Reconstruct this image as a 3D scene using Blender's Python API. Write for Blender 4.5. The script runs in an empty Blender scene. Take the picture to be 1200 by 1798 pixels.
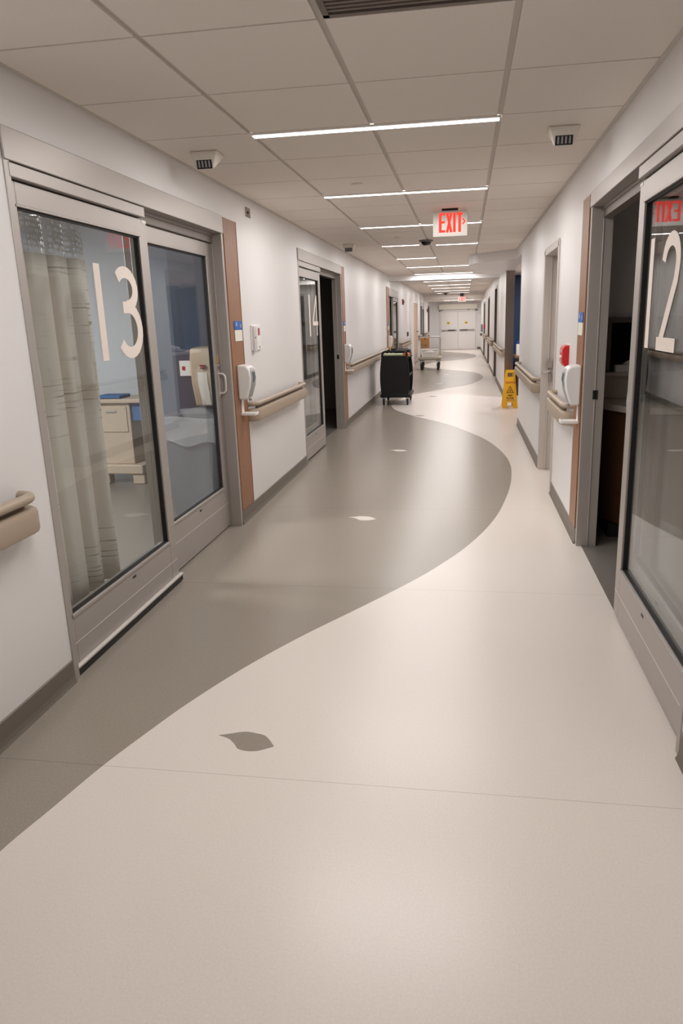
import bpy, bmesh, math, random
from mathutils import Vector, Matrix
random.seed(4)
S = bpy.context.scene
COL = S.collection
PI = math.pi

# ------------------------------------------------------------------ setting sizes
XL, XR = -1.641, 0.729          # faces of the corridor walls
H = 2.3865                      # ceiling
CAMZ = 1.467
T = 0.6096                      # ceiling tile module
T1 = -1.0646                    # first ceiling runner
HDR = 2.18                      # top of the door frames

# ------------------------------------------------------------------ materials
def srgb(r, g, b):
    f = lambda c: c / 12.92 if c <= 0.04045 else ((c + 0.055) / 1.055) ** 2.4
    return (f(r / 255), f(g / 255), f(b / 255), 1)

def mat(name, col, rough=0.5, metal=0.0, spec=0.5, noise=0.0, nscale=40.0, bump=0.0, coat=0.0, stretch=None):
    m = bpy.data.materials.new(name); m.use_nodes = True
    nt = m.node_tree; b = nt.nodes['Principled BSDF']
    b.inputs['Base Color'].default_value = col
    b.inputs['Roughness'].default_value = rough
    b.inputs['Metallic'].default_value = metal
    b.inputs['Specular IOR Level'].default_value = spec
    b.inputs['Coat Weight'].default_value = coat
    if noise or bump:
        tc = nt.nodes.new('ShaderNodeTexCoord'); n = nt.nodes.new('ShaderNodeTexNoise')
        n.inputs['Scale'].default_value = nscale; n.inputs['Detail'].default_value = 4
        src = tc.outputs['Object']
        if stretch:
            mp = nt.nodes.new('ShaderNodeMapping'); mp.inputs['Scale'].default_value = stretch
            nt.links.new(src, mp.inputs['Vector']); src = mp.outputs['Vector']
        nt.links.new(src, n.inputs['Vector'])
        if noise:
            mx = nt.nodes.new('ShaderNodeMix'); mx.data_type = 'RGBA'
            mx.inputs[6].default_value = tuple(c * (1 - noise) for c in col[:3]) + (1,)
            mx.inputs[7].default_value = tuple(min(1, c * (1 + noise)) for c in col[:3]) + (1,)
            nt.links.new(n.outputs['Fac'], mx.inputs[0]); nt.links.new(mx.outputs[2], b.inputs['Base Color'])
        if bump:
            bp = nt.nodes.new('ShaderNodeBump'); bp.inputs['Strength'].default_value = bump
            bp.inputs['Distance'].default_value = 0.002
            nt.links.new(n.outputs['Fac'], bp.inputs['Height']); nt.links.new(bp.outputs['Normal'], b.inputs['Normal'])
    return m

def emis(name, col, strength):
    m = bpy.data.materials.new(name); m.use_nodes = True
    nt = m.node_tree; nt.nodes.clear()
    o = nt.nodes.new('ShaderNodeOutputMaterial'); e = nt.nodes.new('ShaderNodeEmission')
    e.inputs['Color'].default_value = col; e.inputs['Strength'].default_value = strength
    nt.links.new(e.outputs[0], o.inputs[0]); return m

def glass_mat(name, tint=(0.93, 0.95, 0.95, 1), ior=1.5, rough=0.0):
    m = bpy.data.materials.new(name); m.use_nodes = True
    nt = m.node_tree; nt.nodes.clear()
    o = nt.nodes.new('ShaderNodeOutputMaterial'); t = nt.nodes.new('ShaderNodeBsdfTransparent')
    g = nt.nodes.new('ShaderNodeBsdfGlossy'); mx = nt.nodes.new('ShaderNodeMixShader')
    t.inputs['Color'].default_value = tint; g.inputs['Roughness'].default_value = rough
    ge = nt.nodes.new('ShaderNodeNewGeometry'); dt = nt.nodes.new('ShaderNodeVectorMath'); dt.operation = 'DOT_PRODUCT'
    nt.links.new(ge.outputs['Normal'], dt.inputs[0]); nt.links.new(ge.outputs['Incoming'], dt.inputs[1])
    def mth(op, a, b):
        q = nt.nodes.new('ShaderNodeMath'); q.operation = op
        for i, v in enumerate((a, b)):
            if isinstance(v, (int, float)): q.inputs[i].default_value = v
            else: nt.links.new(v, q.inputs[i])
        return q.outputs[0]
    f0 = ((ior-1)/(ior+1))**2               # Schlick reflectance, the same from both faces
    fr = mth('ADD', mth('MULTIPLY', mth('POWER', mth('SUBTRACT', 1.0, mth('ABSOLUTE', dt.outputs['Value'], 0)), 5.0), 1-f0), f0)
    nt.links.new(fr, mx.inputs[0]); nt.links.new(t.outputs[0], mx.inputs[1])
    nt.links.new(g.outputs[0], mx.inputs[2]); nt.links.new(mx.outputs[0], o.inputs[0])
    return m

def floor_mat(name, col, rough, grain=0.06):
    m = bpy.data.materials.new(name); m.use_nodes = True
    nt = m.node_tree; L = nt.links; b = nt.nodes['Principled BSDF']
    b.inputs['Roughness'].default_value = rough; b.inputs['Specular IOR Level'].default_value = 0.5
    tc = nt.nodes.new('ShaderNodeTexCoord')
    n = nt.nodes.new('ShaderNodeTexNoise'); n.inputs['Scale'].default_value = 150; n.inputs['Detail'].default_value = 2
    L.new(tc.outputs['Object'], n.inputs['Vector'])
    mx = nt.nodes.new('ShaderNodeMix'); mx.data_type = 'RGBA'
    mx.inputs[6].default_value = tuple(c * (1 - grain) for c in col[:3]) + (1,)
    mx.inputs[7].default_value = tuple(min(1, c * (1 + grain)) for c in col[:3]) + (1,)
    L.new(n.outputs['Fac'], mx.inputs[0])
    # welded seams every 1.67 m across the corridor
    sp = nt.nodes.new('ShaderNodeSeparateXYZ'); L.new(tc.outputs['Object'], sp.inputs[0])
    def mth(op, a, bb=None):
        q = nt.nodes.new('ShaderNodeMath'); q.operation = op
        for i, v in enumerate((a, bb)):
            if v is None: continue
            if isinstance(v, (int, float)): q.inputs[i].default_value = v
            else: L.new(v, q.inputs[i])
        return q.outputs[0]
    fr = mth('FRACT', mth('DIVIDE', mth('ADD', sp.outputs['Y'], 1.67 * 20 - 1.905 + 0.835), 1.67))
    near = mth('LESS_THAN', mth('ABSOLUTE', mth('SUBTRACT', fr, 0.5)), 0.0012)
    mx2 = nt.nodes.new('ShaderNodeMix'); mx2.data_type = 'RGBA'
    L.new(mth('MULTIPLY', near, 0.55), mx2.inputs[0]); L.new(mx.outputs[2], mx2.inputs[6])
    mx2.inputs[7].default_value = tuple(c * 0.6 for c in col[:3]) + (1,)
    L.new(mx2.outputs[2], b.inputs['Base Color'])
    return m

M = {}
M['wall'] = mat('painted_wall', srgb(224, 222, 221), 0.38, noise=0.02, nscale=3, bump=0.0)
M['tile'] = mat('ceiling_tile', srgb(233, 225, 218), 0.85, noise=0.03, nscale=120, bump=0.15)
M['grid'] = mat('ceiling_grid', srgb(205, 198, 190), 0.6)
M['cream'] = floor_mat('vinyl_cream', srgb(224, 215, 207), 0.30, 0.09)
M['taupe'] = floor_mat('vinyl_taupe', srgb(150, 141, 130), 0.27, 0.20)
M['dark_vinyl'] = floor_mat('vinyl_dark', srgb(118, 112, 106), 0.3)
M['base'] = mat('vinyl_base', srgb(112, 104, 94), 0.5)
M['alu'] = mat('anodised_aluminium', srgb(174, 167, 162), 0.42, metal=0.35)
M['alu_dark'] = mat('aluminium_recess', srgb(120, 110, 104), 0.5, metal=0.3)
M['alu_light'] = mat('aluminium_strip', srgb(222, 216, 210), 0.4, metal=0.2)
M['gasket'] = mat('black_gasket', srgb(22, 20, 22), 0.5)
M['glass'] = glass_mat('door_glass')
M['decal'] = mat('white_vinyl_decal', srgb(232, 220, 211), 0.6)
M['wood'] = mat('wood_panel', srgb(146, 104, 76), 0.45, noise=0.22, nscale=6, stretch=(14, 14, 0.7))
M['wood_door'] = mat('blond_wood', srgb(208, 174, 152), 0.45, noise=0.08, nscale=6, stretch=(14, 14, 0.7))
M['wood_dark'] = mat('dark_cabinet_wood', srgb(96, 64, 44), 0.4, noise=0.2, nscale=6, stretch=(14, 14, 0.7))
M['rail'] = mat('handrail_vinyl', srgb(166, 149, 131), 0.42, noise=0.02, nscale=200)
M['white'] = mat('white_plastic', srgb(232, 229, 227), 0.35)
M['white2'] = mat('ivory_plastic', srgb(226, 220, 210), 0.45)
M['grey'] = mat('grey_plastic', srgb(150, 150, 152), 0.4)
M['handset'] = mat('pale_grey_plastic', srgb(204, 198, 196), 0.4)
M['lens'] = mat('smoked_window', srgb(95, 110, 118), 0.15)
M['black'] = mat('black_plastic', srgb(17, 16, 17), 0.5, spec=0.3, noise=0.1, nscale=300)
M['black2'] = mat('soft_black', srgb(18, 18, 19), 0.6)
M['rubber'] = mat('rubber', srgb(32, 31, 30), 0.7)
M['steel'] = mat('stainless_steel', srgb(158, 146, 140), 0.20, metal=1.0, noise=0.05, nscale=8, stretch=(40, 40, 0.5))
M['chrome'] = mat('chrome', srgb(215, 212, 210), 0.12, metal=1.0)
M['red'] = mat('red_plastic', srgb(196, 26, 26), 0.35)
M['darkred'] = mat('dark_red_plastic', srgb(120, 28, 30), 0.4)
M['redwin'] = mat('red_window', srgb(168, 96, 92), 0.25)
M['blue'] = mat('blue_sign', srgb(34, 98, 178), 0.45)
M['paper'] = mat('paper', srgb(226, 224, 212), 0.7)
M['yellow'] = mat('yellow_plastic', srgb(244, 182, 8), 0.4)
M['yellow2'] = mat('yellow_sticker', srgb(236, 198, 20), 0.5)
M['ink'] = mat('black_ink', srgb(36, 30, 20), 0.6)
M['inkred'] = mat('red_ink', srgb(196, 44, 24), 0.6)
M['inkblue'] = mat('blue_ink', srgb(40, 70, 150), 0.6)
M['card'] = mat('cardboard', srgb(186, 138, 94), 0.75, noise=0.06, nscale=30)
M['card_dark'] = mat('cardboard_tape', srgb(140, 98, 62), 0.6)
M['orange'] = mat('orange_box', srgb(232, 118, 40), 0.5)
M['green'] = mat('pale_green_paper', srgb(196, 204, 170), 0.7)
M['deck'] = mat('beige_deck', srgb(190, 178, 160), 0.5)
M['tube'] = mat('painted_tube', srgb(176, 172, 166), 0.35, metal=0.4)
M['navy'] = mat('navy_wall', srgb(44, 74, 112), 0.5)
M['navy2'] = mat('dusk_blue_wall', srgb(92, 101, 116), 0.5)
M['navy3'] = mat('dark_blue_panel', srgb(58, 66, 84), 0.45)
M['room'] = mat('pale_blue_wall', srgb(205, 208, 213), 0.5)
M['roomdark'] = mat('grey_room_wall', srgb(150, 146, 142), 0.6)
M['bin'] = mat('grey_bin', srgb(122, 124, 130), 0.45)
M['liner'] = glass_mat('clear_liner', (0.90, 0.91, 0.92, 1), 2.0, 0.12)
_nt = M['liner'].node_tree; _df = _nt.nodes.new('ShaderNodeBsdfDiffuse'); _df.inputs[0].default_value = srgb(225, 228, 232)
_mx = _nt.nodes.new('ShaderNodeMixShader'); _mx.inputs[0].default_value = 0.34
_out = [n for n in _nt.nodes if n.type == 'OUTPUT_MATERIAL'][0]; _src = _out.inputs[0].links[0].from_socket
_nt.links.new(_src, _mx.inputs[1]); _nt.links.new(_df.outputs[0], _mx.inputs[2]); _nt.links.new(_mx.outputs[0], _out.inputs[0])
M['smoke'] = mat('beige_translucent', srgb(190, 172, 150), 0.25)
M['beige'] = mat('beige_laminate', srgb(188, 170, 150), 0.45)
M['cloth'] = mat('blue_cloth', srgb(66, 104, 152), 0.8)
M['screen'] = mat('dark_screen', srgb(16, 18, 26), 0.12)
M['counter'] = mat('pale_counter', srgb(206, 194, 184), 0.35, noise=0.05, nscale=60)
M['doorpaint'] = mat('door_paint', srgb(226, 222, 220), 0.4)
M['frame'] = mat('frame_paint', srgb(196, 187, 180), 0.42)
M['silver'] = mat('edge_lit_panel', srgb(206, 200, 194), 0.3, metal=0.25)
M['led'] = emis('led_diffuser', (1.0, 0.97, 0.96, 1), 6.0)
M['led_end'] = emis('led_diffuser_far', (1.0, 0.97, 0.96, 1), 6.0)
M['exit_red'] = emis('exit_red', (1.0, 0.055, 0.035, 1), 1.15)
M['exit_dim'] = emis('exit_red_far', (1.0, 0.10, 0.07, 1), 1.2)
M['room_led'] = emis('room_led', (1.0, 0.985, 0.97, 1), 42.0)

def curtain_mat(name, col, weave):
    m = bpy.data.materials.new(name); m.use_nodes = True
    nt = m.node_tree; L = nt.links; b = nt.nodes['Principled BSDF']; b.inputs['Roughness'].default_value = 0.85
    tc = nt.nodes.new('ShaderNodeTexCoord'); mp = nt.nodes.new('ShaderNodeMapping'); mp.inputs['Scale'].default_value = (2.5, 2.5, 70)
    L.new(tc.outputs['Object'], mp.inputs[0])
    n = nt.nodes.new('ShaderNodeTexNoise'); n.inputs['Scale'].default_value = 1.0; n.inputs['Detail'].default_value = 3
    L.new(mp.outputs[0], n.inputs['Vector'])
    mp2 = nt.nodes.new('ShaderNodeMapping'); mp2.inputs['Scale'].default_value = (3, 3, 3.4); L.new(tc.outputs['Object'], mp2.inputs[0])
    n2 = nt.nodes.new('ShaderNodeTexNoise'); n2.inputs['Scale'].default_value = 1.0; n2.inputs['Detail'].default_value = 1
    L.new(mp2.outputs[0], n2.inputs['Vector'])
    r1 = nt.nodes.new('ShaderNodeValToRGB'); r1.color_ramp.elements[0].position = 0.56; r1.color_ramp.elements[1].position = 0.64
    r2 = nt.nodes.new('ShaderNodeValToRGB'); r2.color_ramp.elements[0].position = 0.46; r2.color_ramp.elements[1].position = 0.60
    L.new(n.outputs['Fac'], r1.inputs[0]); L.new(n2.outputs['Fac'], r2.inputs[0])
    q = nt.nodes.new('ShaderNodeMath'); q.operation = 'MULTIPLY'; L.new(r1.outputs[0], q.inputs[0]); L.new(r2.outputs[0], q.inputs[1])
    mx = nt.nodes.new('ShaderNodeMix'); mx.data_type = 'RGBA'
    mx.inputs[6].default_value = col; mx.inputs[7].default_value = weave
    L.new(q.outputs[0], mx.inputs[0]); L.new(mx.outputs[2], b.inputs['Base Color'])
    return m
M['curtain'] = curtain_mat('privacy_curtain', srgb(216, 206, 194), srgb(150, 138, 120))

def net_mat(name):
    m = bpy.data.materials.new(name); m.use_nodes = True
    nt = m.node_tree; L = nt.links; b = nt.nodes['Principled BSDF']
    b.inputs['Base Color'].default_value = srgb(226, 226, 226); b.inputs['Roughness'].default_value = 0.8
    tc = nt.nodes.new('ShaderNodeTexCoord'); mp = nt.nodes.new('ShaderNodeMapping'); mp.inputs['Scale'].default_value = (0, 60, 40)
    mp.inputs['Location'].default_value = (0.5, 0, 0)
    L.new(tc.outputs['Object'], mp.inputs[0])
    v = nt.nodes.new('ShaderNodeTexVoronoi'); v.voronoi_dimensions = '3D'; v.inputs['Randomness'].default_value = 0.25; v.inputs['Scale'].default_value = 1.0
    L.new(mp.outputs[0], v.inputs['Vector'])
    c = nt.nodes.new('ShaderNodeMath'); c.operation = 'GREATER_THAN'; c.inputs[1].default_value = 0.50
    L.new(v.outputs['Distance'], c.inputs[0]); L.new(c.outputs[0], b.inputs['Alpha'])
    return m
M['net'] = net_mat('curtain_net')

# ------------------------------------------------------------------ mesh helpers
class MB:
    def __init__(s): s.bm = bmesh.new(); s.k = 0
    def _face(s, vs):
        try: s.bm.faces.new(vs)
        except ValueError: pass
    def box(s, x0, x1, y0, y1, z0, z1):
        x0, x1 = sorted((x0, x1)); y0, y1 = sorted((y0, y1)); z0, z1 = sorted((z0, z1))
        v = [s.bm.verts.new(p) for p in ((x0,y0,z0),(x1,y0,z0),(x1,y1,z0),(x0,y1,z0),(x0,y0,z1),(x1,y0,z1),(x1,y1,z1),(x0,y1,z1))]
        for f in ((0,3,2,1),(4,5,6,7),(0,1,5,4),(1,2,6,5),(2,3,7,6),(3,0,4,7)): s._face([v[i] for i in f])
        return s
    def hexa(s, P):                     # eight corners, bottom loop then top loop
        v = [s.bm.verts.new(p) for p in P]
        for f in ((0,3,2,1),(4,5,6,7),(0,1,5,4),(1,2,6,5),(2,3,7,6),(3,0,4,7)): s._face([v[i] for i in f])
        return s
    def quad(s, *P): s._face([s.bm.verts.new(p) for p in P]); return s
    def prism(s, poly, fn, a, b):       # polygon (u,v) extruded between a and b; fn(u,v,w)->xyz
        A = [s.bm.verts.new(fn(u, v, a)) for u, v in poly]; B = [s.bm.verts.new(fn(u, v, b)) for u, v in poly]
        s._face(A[::-1]); s._face(B); n = len(poly)
        for i in range(n): s._face([A[i], A[(i+1) % n], B[(i+1) % n], B[i]])
        return s
    def tube(s, pts, r, seg=10, closed=False, cap=True):
        pts = [Vector(p) for p in pts]; n = len(pts); rings = []
        prev = None
        for i, p in enumerate(pts):
            if closed: t = (pts[(i+1) % n] - pts[i-1]).normalized()
            else: t = (pts[min(i+1, n-1)] - pts[max(i-1, 0)]).normalized()
            if prev is None:
                a = Vector((0,0,1)) if abs(t.z) < 0.9 else Vector((1,0,0)); u = t.cross(a).normalized()
            else: u = (prev - t * prev.dot(t)).normalized()
            prev = u; w = t.cross(u)
            rr = r[i] if isinstance(r, (list, tuple)) else r
            rings.append([s.bm.verts.new(p + u * (rr*math.cos(2*PI*k/seg)) + w * (rr*math.sin(2*PI*k/seg))) for k in range(seg)])
        for i in range(n if closed else n-1):
            A, B = rings[i], rings[(i+1) % n]
            for k in range(seg): s._face([A[k], A[(k+1) % seg], B[(k+1) % seg], B[k]])
        if cap and not closed: s._face(rings[0][::-1]); s._face(rings[-1])
        return s
    def cyl(s, a, b, r, seg=20): return s.tube([a, b], r, seg)
    def lathe(s, prof, c, axis='z', seg=28):     # profile of (radius, height)
        rings = []
        for r, h in prof:
            ring = []
            for k in range(seg):
                q = 2*PI*k/seg; u, v = r*math.cos(q), r*math.sin(q)
                p = {'z': (u, v, h), 'y': (u, h, v), 'x': (h, u, v)}[axis]
                ring.append(s.bm.verts.new((c[0]+p[0], c[1]+p[1], c[2]+p[2])))
            rings.append(ring)
        for A, B in zip(rings, rings[1:]):
            for k in range(seg): s._face([A[k], A[(k+1) % seg], B[(k+1) % seg], B[k]])
        s._face(rings[0][::-1]); s._face(rings[-1]); return s
    def grid(s, fn, nu, nv):            # open surface
        V = [[s.bm.verts.new(fn(i/nu, j/nv)) for j in range(nv+1)] for i in range(nu+1)]
        for i in range(nu):
            for j in range(nv): s._face([V[i][j], V[i+1][j], V[i+1][j+1], V[i][j+1]])
        return s
    def stroke(s, pts, w, fn, a, b, closed=False):   # flat lettering stroke with thickness
        pts = [Vector((p[0], p[1])) for p in pts]; n = len(pts); Lf, Rt = [], []
        for i, p in enumerate(pts):
            d0 = (p - pts[i-1]).normalized() if (i or closed) else None
            d1 = (pts[(i+1) % n] - p).normalized() if (i < n-1 or closed) else None
            d = (d0 + d1).normalized() if d0 and d1 else (d0 or d1)
            nn = Vector((-d.y, d.x)); k = 1.0
            if d0 and d1: k = min(2.0, 1 / max(0.3, d.dot(d1)))
            Lf.append(p + nn*w/2*k); Rt.append(p - nn*w/2*k)
        for i in range(n if closed else n-1):
            j = (i+1) % n
            o_ = (s.k % 23)*4e-5; s.k += 1; s.prism([Lf[i], Lf[j], Rt[j], Rt[i]], lambda u, v, q: fn(u, v, q), a, b+o_ if b > abs(a) else b+o_)
        return s
    def build(s, name, m, parent=None, bevel=0.0, smooth=True, loc=None, seg=2, mats=None):
        bm = s.bm
        bmesh.ops.recalc_face_normals(bm, faces=bm.faces)
        org = Vector((0, 0, 0))
        if parent is not None: org = Vector(parent['_o'])
        elif loc is not None: org = Vector(loc)
        else:
            lo = [min(v.co[i] for v in bm.verts) for i in range(3)]; hi = [max(v.co[i] for v in bm.verts) for i in range(3)]
            org = Vector(((lo[0]+hi[0])/2, (lo[1]+hi[1])/2, lo[2]))
        for v in bm.verts: v.co -= org
        me = bpy.data.meshes.new(name); bm.to_mesh(me); bm.free()
        for mm in ([m] if not mats else mats): me.materials.append(mm)
        o = bpy.data.objects.new(name, me); COL.objects.link(o)
        if parent is not None: o.parent = parent
        else: o.location = org
        o['_o'] = list(org)
        if smooth and len(me.polygons):
            me.polygons.foreach_set('use_smooth', [True]*len(me.polygons)); me.set_sharp_from_angle(angle=math.radians(38))
        if bevel:
            b = o.modifiers.new('bevel', 'BEVEL'); b.width = bevel; b.segments = seg; b.limit_method = 'ANGLE'; b.angle_limit = math.radians(40)
            b.harden_normals = False
        return o

def tag(o, label, cat, group=None, kind=None):
    o['label'] = label; o['category'] = cat
    if group: o['group'] = group
    if kind: o['kind'] = kind
    return o

def thing(name, loc, label, cat, group=None, kind=None):
    o = bpy.data.objects.new(name, None); COL.objects.link(o); o.location = loc; o['_o'] = list(loc)
    o.empty_display_size = 0.1
    return tag(o, label, cat, group, kind)

def sx(side, e):                        # e = depth into the wall (negative = out into the corridor)
    return XL - e if side == 'L' else XR + e
def sbox(mb, side, e0, e1, y0, y1, z0, z1): return mb.box(sx(side, e0), sx(side, e1), y0, y1, z0, z1)
def sfn(side):                          # (u along reading direction, z, depth) on a wall
    return (lambda u, v, w: (XL - w, u, v)) if side == 'L' else (lambda u, v, w: (XR + w, -u, v))
def arc(cx, cy, rx, ry, a0, a1, n=14):
    return [(cx + rx*math.cos(math.radians(a0 + (a1-a0)*i/n)), cy + ry*math.sin(math.radians(a0 + (a1-a0)*i/n))) for i in range(n+1)]

_txt = {}
def text_mesh(body, size, fn, name, m, parent, depth=0.0015, bold=0.0, sxs=1.0):
    c = bpy.data.curves.new('lettering', 'FONT'); c.body = body; c.size = size; c.align_x = 'CENTER'; c.align_y = 'CENTER'
    c.extrude = depth; c.offset = bold; c.resolution_u = 3
    o = bpy.data.objects.new('lettering', c); COL.objects.link(o)
    dg = bpy.context.evaluated_depsgraph_get(); dg.update()
    me = bpy.data.meshes.new_from_object(o.evaluated_get(dg))
    bpy.data.objects.remove(o, do_unlink=True)
    org = Vector(parent['_o'])
    for v in me.vertices: v.co = Vector(fn(v.co.x*sxs, v.co.y, v.co.z)) - org
    me.materials.clear(); me.materials.append(m); me.name = name
    q = bpy.data.objects.new(name, me); COL.objects.link(q); q.parent = parent; q['_o'] = list(org)
    return q

# ------------------------------------------------------------------ FLOOR
CP = [(-4.0,.20),(-3.2,.47),(-2.2,.40),(-1.2,-.2),(-.5,-.9),(.1,-1.25),(.7,-1.37),(1.1,-1.37),(1.497,-1.322),(1.682,-1.277),(1.902,-1.224),(2.112,-1.156),(2.315,-1.083),
      (2.621,-.945),(2.945,-.764),(3.255,-.564),(3.583,-.357),(3.894,-.18),(4.357,.031),(4.978,.226),(5.694,.362),(6.332,.438),(6.974,.468),
      (7.486,.437),(8.003,.361),(8.512,.243),(9.092,.036),(9.651,-.201),(10.108,-.461),(10.548,-.744),(11.171,-1.067),(11.624,-1.207),
      (12.2,-1.28),(12.9,-1.2),(13.559,-1.042),(13.96,-.865),(14.323,-.651),(14.929,-.313),(15.516,.052),(16.46,.319),(17.218,.44),(18.075,.449),
      (18.85,.332),(19.5,.08),(20.0,-.26),(20.5,-.66),(21.2,-1.1),(22.2,-1.28),(23.2,-1.2),(23.9,-1.0),(24.4,-.72),(24.8,-.30),(25.318,.076),(26.127,.328),
      (27.253,.429),(28.4,.38),(29.2,.2),(30.0,-.1),(30.7,-.5),(31.5,-.95),(32.4,-1.25),(33.2,-1.3)]
def curve_x(y):
    for i in range(len(CP)-1):
        if CP[i][0] <= y <= CP[i+1][0]:
            p0, p1, p2, p3 = CP[max(i-1,0)], CP[i], CP[i+1], CP[min(i+2, len(CP)-1)]
            t = (y-p1[0])/(p2[0]-p1[0]); d = p2[0]-p1[0]
            m1 = (p2[1]-p0[1])/(p2[0]-p0[0])*d; m2 = (p3[1]-p1[1])/(p3[0]-p1[0])*d
            return (2*t**3-3*t**2+1)*p1[1] + (t**3-2*t**2+t)*m1 + (-2*t**3+3*t**2)*p2[1] + (t**3-t**2)*m2
    return CP[-1][1]
YB, YE = -3.6, 33.1
fl = MB(); ny = 700; V = []
for i in range(ny+1):
    y = YB + (YE-YB)*i/ny; x = curve_x(y)
    V.append([fl.bm.verts.new(p) for p in ((XL-0.13, y, 0), (x, y, 0), (XR+0.03, y, 0))])
for a, b in zip(V, V[1:]):
    f = fl.bm.faces.new((a[0], a[1], b[1], b[0])); f.material_index = 1
    f = fl.bm.faces.new((a[1], a[2], b[2], b[1])); f.material_index = 0
fl.box(XL-0.13, XR+0.03, YB, YE, -0.12, -0.005)
floor = fl.build('floor', None, mats=[M['cream'], M['taupe']], loc=(0, 0, 0), smooth=False)
tag(floor, 'corridor floor of cream vinyl with a winding taupe wave', 'floor', kind='structure')

def leaf(cx, cy, ln, m, flip=1):        # pointed inlay shaped like a leaf
    up = [(-.5,.10),(-.30,.17),(-.10,.24),(.10,.22),(.30,.15),(.5,-.10)]
    dn = [(.40,-.16),(.26,-.24),(.10,-.26),(-.06,-.22),(-.18,-.08),(-.32,.04)]
    P = up+dn; n = len(P); R_ = []
    for i in range(n):                   # rounded outline, sharp only at the two tips
        a, b, c_, d = P[i-1], P[i], P[(i+1) % n], P[(i+2) % n]
        if i == 0 or i == len(up)-1: a = b
        if (i+1) % n in (0, len(up)-1): d = c_
        for k in range(5):
            t_ = k/5
            R_.append(tuple(.5*(2*b[j]+(c_[j]-a[j])*t_+(2*a[j]-5*b[j]+4*c_[j]-d[j])*t_*t_+(3*b[j]-a[j]-3*c_[j]+d[j])*t_**3) for j in (0, 1)))
    up, dn = R_, []
    q = MB(); q.prism([(cx+u*ln*flip, cy+v*ln) for u, v in up+dn], lambda u, v, w: (u, v, w), 0.0002, 0.0010)
    o = q.build('leaf_inlay', m, floor, smooth=False); return o
leaf(-.772, 2.097, .222, M['taupe'])['label'] = 'dark taupe leaf inlay on cream floor'
leaf(-.763, 4.955, .222, M['cream'])['label'] = 'pale leaf inlay on taupe floor'
leaf(-.748, 7.72, .215, M['cream'])
leaf(-.70, 10.62, .215, M['taupe'])
leaf(-.62, 13.3, .215, M['taupe'])
leaf(-.59, 15.95, .215, M['cream'])
leaf(-.50, 18.6, .215, M['cream'])

# side-room floors
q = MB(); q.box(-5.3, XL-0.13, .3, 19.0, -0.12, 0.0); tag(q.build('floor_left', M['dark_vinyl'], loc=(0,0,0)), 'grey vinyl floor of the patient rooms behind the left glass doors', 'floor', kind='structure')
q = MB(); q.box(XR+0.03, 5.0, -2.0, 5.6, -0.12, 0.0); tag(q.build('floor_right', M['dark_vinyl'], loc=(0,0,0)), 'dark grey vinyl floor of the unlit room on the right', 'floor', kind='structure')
q = MB(); q.box(XR+0.03, XR+.36, 5.62, 7.0, -0.12, 0.0); tag(q.build('floor_recess', M['cream'], loc=(0,0,0)), 'cream floor inside the recessed doorway on the right', 'floor', kind='structure')
q = MB(); q.box(XR+0.03, 5.0, 9.0, 16.0, -0.12, 0.0); tag(q.build('floor_station', M['cream'], loc=(0,0,0)), 'pale floor of the nurse station alcove', 'floor', kind='structure')

# ------------------------------------------------------------------ WALLS
W = 0.12
wl = MB()
def lw(y0, y1, z0=0, z1=H+.05): sbox(wl, 'L', 0, W, y0, y1, z0, z1)
lw(YB, 2.435); lw(2.435, 4.745, HDR); lw(4.745, 6.925); lw(6.925, 9.38, HDR); lw(9.38, 15.30)
lw(15.30, 17.45, 2.13); lw(17.45, 22.3); lw(22.3, 24.7, 2.03); lw(24.7, 26.3); lw(26.3, 28.7, 2.08); lw(28.7, 31.6); lw(31.6, 32.9, 2.0); lw(32.9, YE)
tag(wl.build('wall_left', M['wall'], loc=(0,0,0)), 'white left corridor wall with glass sliding doors 13 and 14', 'wall', kind='structure')
wr = MB()
def rw(y0, y1, z0=0, z1=H+.05, e1=W): sbox(wr, 'R', 0, e1, y0, y1, z0, z1)
rw(YB, 2.165); rw(2.165, 4.43, HDR-.03); rw(4.43, 5.82); rw(5.82, 6.76, 2.0); rw(6.76, 9.62)
rw(13.03, 16.55, e1=.145); rw(16.55, 17.75, 2.16); rw(17.75, 21.3); rw(21.3, 22.8, 2.05); rw(22.8, 26.2); rw(26.2, 27.6, 2.0); rw(27.6, YE)
tag(wr.build('wall_right', M['wall'], loc=(0,0,0)), 'white right corridor wall with room 12 and the recessed door', 'wall', kind='structure')
q = MB(); q.box(XL-W, XR+W, YE, YE+.15, 0, H+.05)
tag(q.build('wall_end', M['wall'], loc=(0,0,0)), 'white end wall around the far double doors', 'wall', kind='structure')
q = MB(); q.box(XL-W, XR+W, YB-.15, YB, 0, H+.05)
tag(q.build('wall_back', M['wall'], loc=(0,0,0)), 'white wall closing the corridor behind the camera', 'wall', kind='structure')

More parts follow.
